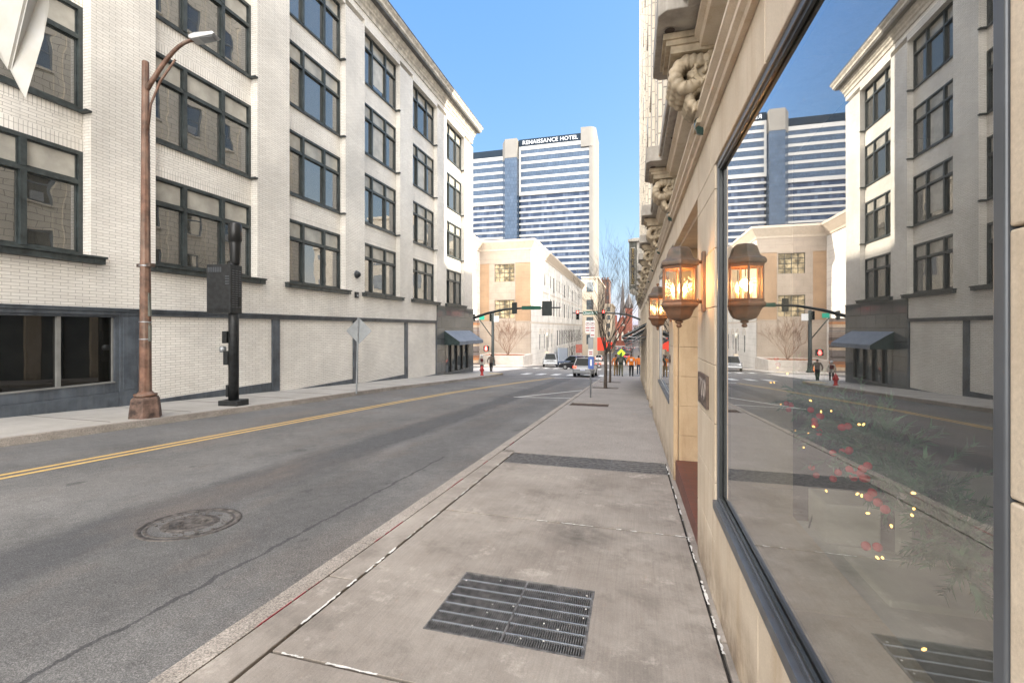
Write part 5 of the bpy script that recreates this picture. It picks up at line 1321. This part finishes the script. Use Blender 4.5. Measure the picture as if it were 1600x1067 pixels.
mb = MB(); mb.lathe([(.10, 3.42), (.125, 3.50), (.155, 4.05), (.155, 4.10), (.175, 4.12), (.175, 4.60), (.15, 4.64), (.001, 4.64)], (px_+.05, py_, 0), 24); mb.build('antenna', M['black'], cp, True)
mb = MB(); cbox(mb, -.26, -.12, -.14, .10, .82+.35, 1.22+.35-.05); cbox(mb, -.24, -.10, -.12, .08, .55, .95); mb.build('meter_box', M['matte_black'], cp, True, bevel=.01)
mb = MB(); mb.lathe([(.09, 0), (.09, .14), (.001, .15)], n=16); o = mb.build('meter', M['galv'], cp); o.location = (-.24, -.05, 1.62); o.rotation_euler = (R(90), 0, R(-30))
mb = MB(); cbox(mb, -.16, -.09, -.12, -.03, gz+.25, gz+.6); mb.build('hand_hole', M['matte_black'], cp, True, bevel=.01)

# ---------------------------------------------------------------- signs and hydrant
ds = thing('warning_sign', 'back of a grey diamond road sign on a thin post by the left kerb', 'road sign', (-10.55, 15.49, G(15.5)))
mb = MB(); mb.box(-.03, .03, -.015, .015, -.05, 2.95); mb.build('post', M['galv'], ds).rotation_euler = (0, R(1.6), 0)
mb = MB(); q = .40; 
def rr(n_=5, r=.06, h=.31):
    out = []
    for cx, cy, a0 in ((h, h, 0), (-h, h, 90), (-h, -h, 180), (h, -h, 270)):
        for i in range(n_+1): a = R(a0+90*i/n_); out.append((cx+r*math.cos(a), cy+r*math.sin(a)))
    return [((x-y)*.7071, (x+y)*.7071) for x, y in out]
mb.prism(rr(), lambda p: (p[0], -.016, p[1]), lambda p: (p[0], -.022, p[1])) if False else mb.prism(rr(), lambda p: (p[0], .030, p[1]), lambda p: (p[0], .036, p[1]))
pn = mb.build('panel', M['sign_back'], ds); pn.location = (.10, 0, 2.43); pn.rotation_euler = (0, 0, R(12))
mb = MB()
for z in (2.1, 2.75): mb.lathe([(.012, -.02), (.012, -.03)], (0, 0, 0), 6)
ps = thing('parking_sign_post', 'thin steel post on the right pavement carrying stacked parking signs', 'road sign', (-1.56, 17.3, G(17.3)))
X0, Y0_ = -1.56, 17.3
mb = MB(); mb.lathe([(.028, G(17.3)-.1), (.028, 1.85)], (X0, Y0_, 0), 10); mb.build('post', M['galv'], ps, True)
def panel(name, x0, x1, z0, z1, mat, dy=.035):
    m_ = MB(); m_.box(x0, x1, Y0_-dy-.004, Y0_-dy, z0, z1); return m_.build(name, mat, ps, True)
def mk(parent, x0, x1, z0, z1, mat): m_ = MB(); m_.box(x0, x1, Y0_-.042, Y0_-.040, z0, z1); m_.build('marking', mat, parent)
a = panel('no_parking_panel', X0-.20, X0-.02, 1.42, 1.90, M['sign_white']); b = panel('no_parking_panel', X0-.01, X0+.16, 1.26, 1.90, M['sign_white'])
for o_, xc in ((a, X0-.11), (b, X0+.075)):
    m_ = MB(); n_ = 20
    for i in range(n_):
        a0, a1 = 2*math.pi*i/n_, 2*math.pi*(i+1)/n_
        m_.poly([(xc+.07*math.cos(a0), Y0_-.0415, 1.76+.07*math.sin(a0)), (xc+.07*math.cos(a1), Y0_-.0415, 1.76+.07*math.sin(a1)), (xc+.055*math.cos(a1), Y0_-.0415, 1.76+.055*math.sin(a1)), (xc+.055*math.cos(a0), Y0_-.0415, 1.76+.055*math.sin(a0))])
    m_.build('ring', M['sign_red'], o_)
    lettering('P', .11, T(xc, Y0_-.0405, 1.76) @ FACE_NEG_Y, M['black'], o_, .0005, world=False)
    mk(o_, xc-.07, xc+.07, 1.60, 1.64, M['sign_red']); mk(o_, xc-.06, xc+.06, 1.50, 1.54, M['sign_red'])
mk(b, X0+.01, X0+.14, 1.32, 1.36, M['sign_red'])
panel('grey_panel', X0-.09, X0+.10, .82, 1.25, M['sign_back'])
c = panel('small_panel', X0-.09, X0+.10, .54, .80, M['sign_white']); mk(c, X0-.06, X0+.07, .68, .72, M['sign_red']); mk(c, X0-.06, X0+.07, .60, .64, M['sign_red'])
d = panel('blue_panel', X0-.09, X0+.12, .06, .52, M['sign_blue']); mk(d, X0-.02, X0+.05, .18, .42, M['sign_white'])
hy = thing('fire_hydrant', 'red fire hydrant at the left corner kerb', 'hydrant', (-10.85, 31.6, G(31.6)))
MB().lathe([(.15,0),(.15,.05),(.10,.07),(.10,.45),(.13,.47),(.13,.52),(.105,.55),(.09,.64),(.05,.69),(.025,.71),(.025,.76),(.001,.77)], n=14).build('barrel', M['hydrant_red'], hy, bevel=.004)
for s_, ax_ in ((1, 'x'), (-1, 'x'), (-1, 'y')):
    o = MB().lathe([(.06,0),(.06,.10),(.075,.10),(.075,.15),(.02,.16),(.02,.19),(.001,.19)], n=10).build('outlet', M['hydrant_red'], hy); o.location = (0, 0, .40)
    o.rotation_euler = (0, R(90*s_), 0) if ax_ == 'x' else (R(90), 0, 0)
wsn = thing('crossing_sign', 'lime yellow diamond crossing sign behind the walking workers', 'road sign', (-1.12, 46, G(46)))
mb = MB(); mb.tube([(0,0,0),(0,0,2.2)], .03, 6); mb.build('post', M['galv'], wsn)
mb = MB(); mb.prism(rr(h=.24), lambda p: (p[0], -.045, p[1]), lambda p: (p[0], -.035, p[1])); p_ = mb.build('panel', M['sign_lime'], wsn); p_.location = (0, 0, 1.90)
mb = MB(); mb.box(-.04, .06, -.05, -.046, -.12, .06); mb.lathe([(.04, 0), (.001, .001)], (0, -.05, .12), 8); mb.build('walker_symbol', M['black'], p_)
rs = thing('brown_road_sign', 'small brown square sign on a post outside the civic building', 'road sign', (-8.1, 70, G(70)))
mb = MB(); mb.tube([(0,0,0),(0,0,3.4)], .04, 6); mb.build('post', M['galv'], rs); MB().box(-.5, .5, -.06, -.03, 2.0, 3.3).build('panel', pm('brown_sign', (.25,.07,.05), .5), rs)
bn = thing('red_hoarding', 'bright red construction banner behind the street trees', 'banner', (-5.6, 95, G(95)))
mb = MB(); mb.box(-1.6, .2, -.04, .04, 2.6, 5.3); mb.box(-1.6, 1.5, .04, .1, 3.0, 4.4); mb.build('sheet', M['banner_red'], bn)
for x_ in (-1.4, 1.3): mb = MB(); mb.tube([(x_,.1,0),(x_,.1,5.1)], .05, 6); mb.build('post', M['galv'], bn)
ol = thing('globe_lamp', 'old style street lamp standing in front of the civic building side', 'street lamp', (-13.9, 74, G(74)))
MB().lathe([(.16,0),(.16,.5),(.07,.7),(.06,4.4),(.10,4.5)], n=10).build('post', M['signal_dark'], ol); MB().lathe([(.10,4.5),(.2,4.75),(.2,5.1),(.05,5.35),(.001,5.4)], n=10).build('lantern', M['ivory'], ol)
MB().box(-.35, .35, -.1, .1, 1.2, 2.2).build('cabinet', M['far_cream'], ol)

# ---------------------------------------------------------------- trees
def bare_tree(name, label, cat, loc, h, trunk_h, r0, spread, seed, mat, levels=5, stems=6, group=None, twig=1., gnarl=.12, up=.25):
    t = thing(name, label, cat, loc, 0, group); rg = random.Random(seed); tr, cr = MB(), MB()
    def grow(mb, p, d, L, r, lev):
        n = 5; pts = [p]; rad = [r]; cur = p.copy(); dd = d.copy()
        for i in range(n):
            dd = (dd + Vector((rg.gauss(0, gnarl), rg.gauss(0, gnarl), rg.gauss(0, gnarl*.6)+up*.12))).normalized()
            cur = cur + dd*L/n; pts.append(cur.copy()); rad.append(r*(1-.55*(i+1)/n))
        mb.tube(pts, rad, 7 if lev < 2 else (5 if lev < 3 else 3), cap=lev < 2)
        if lev < levels:
            nb = rg.choice((2, 3, 3, 4)) if lev else 3
            for k in range(nb):
                i = rg.randint(2, n) if k else n
                b = (pts[i]-pts[i-1]).normalized(); q = Vector((rg.gauss(0,1), rg.gauss(0,1), rg.gauss(0,.4))); q = (q-b*q.dot(b)).normalized()
                a = rg.uniform(.22, .62)
                grow(cr, pts[i], (b*math.cos(a)+q*math.sin(a)+Vector((0,0,up))).normalized(), L*rg.uniform(.55, .85), max(rad[i]*rg.uniform(.6, .8), .004*twig), lev+1)
    top = Vector((0, 0, trunk_h)); 
    tr.tube([(0,0,-.1),(0,0,.05),(.02,.01,trunk_h*.5),(.0,.0,trunk_h)], [r0*1.35, r0*1.05, r0*.92, r0*.9], 12) if trunk_h > .3 else None
    for k in range(stems):
        a = 2*math.pi*k/stems+rg.uniform(-.4, .4); s_ = spread*rg.uniform(.5, 1.1)
        p = top - Vector((0, 0, rg.uniform(0, min(trunk_h, 1)*.35)))
        grow(tr, p, Vector((math.cos(a)*s_, math.sin(a)*s_, 1)).normalized(), (h-trunk_h)*rg.uniform(.40, .5), r0*.42, 1)
    tr.build('trunk', mat, t); cr.build('crown', mat, t); return t
bare_tree('street_tree', 'nearer bare vase shaped street tree in the second pavement pit', 'tree', (-1.33, 22.8, G(22.8)), 6.6, 1.9, .085, .50, 21, M['bark'], 5, 7, 'bare trees along the right kerb', up=.2)
bare_tree('street_tree', 'farther bare street tree standing just behind the nearer one', 'tree', (-1.35, 27.9, G(27.9)), 6.6, 1.9, .07, .35, 5, M['bark'], 5, 6, 'bare trees along the right kerb', up=.22)
bare_tree('bare_shrub', 'bare tan multi stemmed shrub growing from the stone planter', 'shrub', (-18.6, 66.5, -2.7), 5.2, .2, .10, .75, 9, M['bark_tan'], 5, 9, twig=3.0, up=.15)
bare_tree('street_tree', 'small bare tree against the side wall far beyond the crossing', 'tree', (-12.6, 96, G(96)), 7.5, 2, .10, .5, 33, M['bark'], 4, 6, 'bare trees along the right kerb', twig=3)['group'] = 'trees beyond the crossing'
bare_tree('street_tree', 'slim bare tree at the right kerb beyond the crossing', 'tree', (-.3, 92, G(92)), 8, 2.2, .10, .4, 35, M['bark'], 4, 6, twig=3)['group'] = 'trees beyond the crossing'

# ---------------------------------------------------------------- vehicles
def car(kind, label, loc, rz, mat, cat='car', L=4.3, Wd=1.75, Hh=1.5, name='parked_car', detail=True):
    """front towards +y"""
    t = thing(name, label, cat, loc, rz); hw = Wd/2
    if kind == 'hatch': low = [(-.5,.28),(-.5,.62),(-.485,.80),(-.46,.90),(.12,.92),(.30,.86),(.44,.74),(.495,.58),(.5,.28)]; cab = [(-.475,.90),(-.40,1.0),(.02,1.0),(.24,.90)]
    elif kind == 'sedan': low = [(-.5,.30),(-.5,.66),(-.48,.86),(-.30,.90),(.22,.88),(.40,.78),(.48,.64),(.5,.30)]; cab = [(-.36,.89),(-.20,1.0),(.04,1.0),(.24,.88)]
    elif kind == 'pickup': low = [(-.5,.42),(-.5,1.02),(-.1,1.04),(.16,1.04),(.46,1.0),(.495,.9),(.5,.40)]; cab = [(-.12,1.02),(-.08,1.0),(.06,1.0),(.17,1.03)]
    else: low = [(-.5,.32),(-.5,.80),(-.49,.98),(.16,1.0),(.42,.90),(.49,.74),(.5,.32)]; cab = [(-.495,.97),(-.44,1.0),(.02,1.0),(.22,.98)]
    mb = MB(); n = len(low)
    rings = []
    for s_ in (-1, -.93, .93, 1):
        rings.append([mb.bm.verts.new((s_*hw, y*L*(1 if abs(s_) < .95 else .985), z-(0 if abs(s_) < .95 else .05) if z > .5 else z)) for y, z in low])
    for a, b in zip(rings, rings[1:]):
        for i in range(n): mb.face([a[i], a[(i+1) % n], b[(i+1) % n], b[i]])
    mb.face(rings[0]); mb.face(rings[-1][::-1])
    body = mb.build('body', mat, t, bevel=.05, seg=3)
    (ya, za), (yb, _), (yc, _), (yd, zd) = cab; wr = hw*.72; wb = hw*.94
    mb = MB()
    P8 = [(-wb, ya*L, za-.02), (wb, ya*L, za-.02), (wb, yd*L, zd-.02), (-wb, yd*L, zd-.02), (-wr, yb*L, Hh), (wr, yb*L, Hh), (wr, yc*L, Hh), (-wr, yc*L, Hh)]
    v = [mb.bm.verts.new(p) for p in P8]
    for q in ((0,1,5,4),(1,2,6,5),(2,3,7,6),(3,0,4,7),(4,5,6,7)): mb.face([v[i] for i in q])
    cb = mb.build('cabin', mat, t, bevel=.04, seg=2)
    def quad(nm, q, ins=.12, e=.012):
        q = [Vector(p) for p in q]; c = sum(q, Vector())/4; nrm = (q[1]-q[0]).cross(q[3]-q[0]).normalized()
        if nrm.dot(c-Vector((0, (ya+yd)/2*L, (za+Hh)/2))) < 0: nrm = -nrm
        m_ = MB(); m_.poly([c+(p-c)*(1-ins)+nrm*e for p in q]); m_.build(nm, M['car_glass'], cb)
    quad('rear_window', (P8[0], P8[1], P8[5], P8[4])); quad('windscreen', (P8[2], P8[3], P8[7], P8[6]))
    for a, b, c, d in ((1,2,6,5), (3,0,4,7)):
        A, B, C_, D_ = map(Vector, (P8[a], P8[b], P8[c], P8[d])); quad('side_window', (A, A.lerp(B, .5), D_.lerp(C_, .5), D_)); quad('side_window', (A.lerp(B, .5), B, C_, D_.lerp(C_, .5)))
    rw = .30 if kind != 'pickup' else .40
    for y in (-.31*L, .31*L):
        for s_ in (-1, 1):
            m_ = MB(); m_.lathe([(rw*.6, -.11), (rw, -.10), (rw, .10), (rw*.6, .11)], n=18); o = m_.build('wheel', M['tyre'], t); o.rotation_euler = (0, R(90*s_), 0); o.location = (s_*(hw-.07), y, rw)
            m_ = MB(); m_.lathe([(rw*.62, .112), (rw*.5, .10), (.05, .115), (.001, .12)], n=10); m_.build('rim', M['rim'], o)
            m_ = MB(); m_.lathe([(rw*1.16, .0), (.001, .01)], n=18); a_ = m_.build('wheel_arch', M['black'], body); a_.rotation_euler = (0, R(90*s_), 0); a_.location = (s_*(hw-.002), y, rw+.02)
    zt = low[1][1]
    for s_ in (-1, 1):
        m_ = MB(); m_.box(s_*hw*.72-.14, s_*hw*.72+.14, L*.5-.05, L*.5+.012 if kind == 'pickup' else L*.49, .62 if kind != 'pickup' else .78, .74 if kind != 'pickup' else .98); m_.build('headlight', M['head'], body)
        tz = .62 if kind != 'pickup' else .75
        m_ = MB(); m_.box(s_*hw*.80-.12, s_*hw*.80+.12, -L*.5-.012, -L*.47, tz+.08, tz+.26); m_.build('tail_light', M['tail'], body)
        m_ = MB(); m_.box(s_*(hw+.02)-.08, s_*(hw+.02)+.08, yd*L-.35, yd*L-.25, zd, zd+.12); m_.build('mirror', mat, body)
    m_ = MB(); m_.box(-hw*.9, hw*.9, -L*.5-.05, -L*.47, .30, .48); m_.build('bumper', mat if kind != 'pickup' else M['silver'], body, bevel=.03)
    m_ = MB(); m_.box(-hw*.95, hw*.95, L*.47, L*.5+.05, .30 if kind != 'pickup' else .42, .50 if kind != 'pickup' else .64); m_.build('bumper', mat if kind != 'pickup' else M['silver'], body, bevel=.03)
    m_ = MB(); m_.box(-.2, .2, -L*.5-.065, -L*.5-.05, .52, .64) if kind != 'pickup' else m_.box(-.2, .2, -L*.5-.03, -L*.5-.01, .52, .64); m_.build('number_plate', M['plate'], body)
    m_ = MB()
    if kind == 'pickup':
        m_.box(-hw*.52, hw*.52, L*.5-.02, L*.5+.02, .72, 1.0)
        g_o = m_.build('grille', M['silver'], body); m_ = MB()
        for k in range(3): m_.box(-hw*.48, hw*.48, L*.5+.02, L*.5+.025, .76+k*.08, .80+k*.08)
        m_.build('grille_slot', M['black'], g_o)
    else: m_.box(-hw*.5, hw*.5, L*.49, L*.5+.008, .42, .62); m_.build('grille', M['black'], body)
    return t
def road(x, y): return (x, y, G(y)-.135)
SL = math.atan(.06)
c1 = car('hatch', 'silver hatchback seen from behind crossing the junction', road(-3.85, 38.0), R(-1), M['p_silver'], L=4.0, Hh=1.52, Wd=1.62, name='silver_hatchback'); c1.rotation_euler[0] = -SL
car('sedan', 'black saloon turning left across the junction', road(-6.3, 55.2), R(72), M['p_black'], L=4.9, Hh=1.45, Wd=1.85, name='black_saloon')
car('suv', 'dark grey estate car just behind the black saloon', road(-8.3, 63.5), R(75), M['p_blue'], L=4.6, Hh=1.7, Wd=1.85, name='dark_estate_car')
car('suv', 'grey car farther back between the pickup and the dark estate car', road(-8.9, 74), R(8), M['p_grey'], L=4.4, Hh=1.6, Wd=1.8, name='grey_car')
c4 = car('pickup', 'silver pickup truck facing the camera with its headlights showing', road(-11.8, 65.5), R(190), M['p_silver'], 'truck', L=5.8, Hh=1.95, Wd=2.05, name='pickup_truck'); c4.rotation_euler[0] = SL
for i, (x, y, m_, k_, lb_) in enumerate(((-8.5, 118, 'p_white', 'sedan', 'white saloon parked far down on the left'), (-1.9, 150, 'p_red', 'sedan', 'small red car far down the road above the workers'), (-2.2, 236, 'p_grey', 'suv', 'pale grey car in the distance before the church'), (-5.2, 262, 'p_black', 'sedan', 'dark car in the far distance left of the pale grey one'), (-8.8, 250, 'p_white', 'suv', 'white van sized car parked far away at the left kerb'), (.2, 265, 'p_white', 'suv', 'white car parked farthest away at the right kerb'))):
    car(k_, lb_, road(x, y), 0, M[m_], Wd=1.8, name='distant_car')

# ---------------------------------------------------------------- people
def person(label, loc, rz, h=1.76, top=(.3,.1,.02), legs=(.1,.1,.12), stride=.18, hood=None, cap=None, skin='skin', arms=.12, bag=None, coat_len=0, hair=(.03,.02,.015), bulk=1.0, patch=None, sw=1):
    t = thing('person', label, 'person', loc, rz); k = h/1.76
    s = stride
    J = {'pelvis': (0,0,.94), 'waist': (0,0,1.08), 'chest': (0,.0,1.30), 'neck': (0,0,1.49), 'headb': (0,.01,1.56), 'head': (0,.015,1.66), 'crown': (0,.01,1.74)}
    E = [('pelvis','waist'),('waist','chest'),('chest','neck'),('neck','headb'),('headb','head'),('head','crown')]
    rad = {'pelvis': .155*bulk, 'waist': .145*bulk, 'chest': .17*bulk, 'neck': .062, 'headb': .072, 'head': .092, 'crown': .065}
    for sd_, q in (('L', -1), ('R', 1)):
        st_ = s*q*sw
        J['hip'+sd_] = (q*.09, 0, .88); J['knee'+sd_] = (q*.10, st_*.5+.04, .49); J['ank'+sd_] = (q*.10, st_*1.15-.02, .09+ (.06 if st_ < 0 else 0)); J['toe'+sd_] = (q*.115, st_*1.15+.15, .035)
        J['sh'+sd_] = (q*.185*bulk, 0, 1.42); J['el'+sd_] = (q*(.25*bulk+arms*.3), -st_*.4-.02, 1.14); J['wr'+sd_] = (q*(.25*bulk+arms*.2), -st_*.6+.10, .90); J['hand'+sd_] = (q*(.25*bulk+arms*.15), -st_*.6+.13, .80)
        E += [('pelvis','hip'+sd_),('hip'+sd_,'knee'+sd_),('knee'+sd_,'ank'+sd_),('ank'+sd_,'toe'+sd_),('chest','sh'+sd_),('sh'+sd_,'el'+sd_),('el'+sd_,'wr'+sd_),('wr'+sd_,'hand'+sd_)]
        rad.update({'hip'+sd_: .105*bulk, 'knee'+sd_: .072*bulk, 'ank'+sd_: .058, 'toe'+sd_: .042, 'sh'+sd_: .078*bulk, 'el'+sd_: .058*bulk, 'wr'+sd_: .044, 'hand'+sd_: .04})
    names = list(J); me = bpy.data.meshes.new('tmp'); me.from_pydata([tuple(c*k for c in J[n_]) for n_ in names], [(names.index(a), names.index(b)) for a, b in E], [])
    o = bpy.data.objects.new('tmp', me); COL.objects.link(o); o.modifiers.new('s', 'SKIN'); sb = o.modifiers.new('u', 'SUBSURF'); sb.levels = 2; sb.render_levels = 2
    for i, n_ in enumerate(names): v = me.skin_vertices[0].data[i]; v.radius = (rad[n_]*k, rad[n_]*k*(.72 if n_ in ('chest','waist','pelvis') else 1)); v.use_root = n_ == 'pelvis'
    bpy.context.view_layer.update()
    m2 = bpy.data.meshes.new_from_object(o.evaluated_get(bpy.context.evaluated_depsgraph_get())); bpy.data.objects.remove(o)
    mt = [pm('top', top, .85, var=.12, vs=9), pm('legs', legs, .85, var=.15, vs=9), M[skin], M['black'], pm('hair', hair, .9)]
    m2.materials.clear(); [m2.materials.append(x) for x in mt]
    for p in m2.polygons:
        c = p.center/k; p.use_smooth = True
        p.material_index = 3 if c.z < .10 else (1 if c.z < .92-coat_len and abs(c.x) < .20 else (2 if c.z > 1.50 or (c.z < .86 and abs(c.x) >= .2) else 0))
        if c.z > 1.58 and (c.y < .03 or c.z > 1.70): p.material_index = 4
    obj('body', m2, t)
    if hood or cap:
        m_ = MB(); m_.sphere((0, -.01*k, 1.665*k), .118*k if hood else .112*k, n=14, sz=1.12)
        if cap: 
            for v in list(m_.bm.verts):
                if v.co.z < 1.66*k: v.co.z = 1.66*k
        m_.build('hood' if hood else 'hard_hat', pm('hood', hood or cap, .8, var=.1), t)
    if patch: m_ = MB(); m_.box(-.09*k, .09*k, -.165*bulk, -.13, 1.22*k, 1.40*k); m_.build('back_patch', pm('patch', patch, .6), t, bevel=.01)
    if bag: m_ = MB(); m_.box(-.13, .13, -.26, -.10, 1.08*k, 1.42*k); m_.build('backpack', pm('bag', bag, .8), t, bevel=.05)
    return t
def pg(x, y, dz=0): return (x, y, G(y)+dz)
person('worker in orange vest and tan overalls at the left of the four walking away', pg(-1.30, 36.3, .0), R(4), 1.72, (.55,.17,.04), (.20,.13,.05), .16, cap=(.10,.05,.03), arms=.14, bulk=1.02)
person('worker in dark green hooded jacket and grey green trousers among the walking group', pg(-.92, 36.2, .0), R(2), 1.80, (.035,.055,.045), (.13,.13,.09), .2, hood=(.08,.18,.03), arms=.25, bulk=1.18, bag=(.12,.12,.10), sw=-1)
person('worker in bright orange top with white back patch and black trousers', pg(-.12, 36.2, .0), R(0), 1.78, (.78,.21,.02), (.02,.022,.025), .08, hair=(.06,.03,.015), arms=.2, bulk=1.14, patch=(.7,.66,.64))
person('worker in orange top and dark jeans half hidden by the wall at far right', pg(.48, 40.5, .0), R(0), 1.70, (.62,.17,.03), (.05,.07,.10), .1, hair=(.02,.015,.01), skin='skin_dark', arms=.1, bulk=1.0, sw=-1)
person('pedestrian in white coat and hood with a dark red backpack by the left corner', (-13.6, 39.6, G(39.6)-.13), R(15), 1.62, (.62,.58,.52), (.03,.025,.03), .1, hood=(.65,.66,.66), bag=(.14,.03,.03), coat_len=.12)
person('pedestrian in grey brown jacket and black trousers next to the white coated one', (-13.05, 40.7, G(40.7)-.13), R(5), 1.74, (.16,.13,.11), (.015,.015,.018), .16, hair=(.015,.012,.012), arms=.2, bulk=1.1, sw=-1)
cn = thing('traffic_cone', 'small orange traffic cone near the signal post', 'cone', (-19.9, 61.5, G(61.5)))
MB().lathe([(.20,0),(.20,.04),(.15,.05),(.03,.75),(.001,.75)], n=12).build('cone', M['orange'], cn); MB().lathe([(.108,.30),(.085,.42)], n=12, cap=False).build('stripe', M['sign_white'], cn)
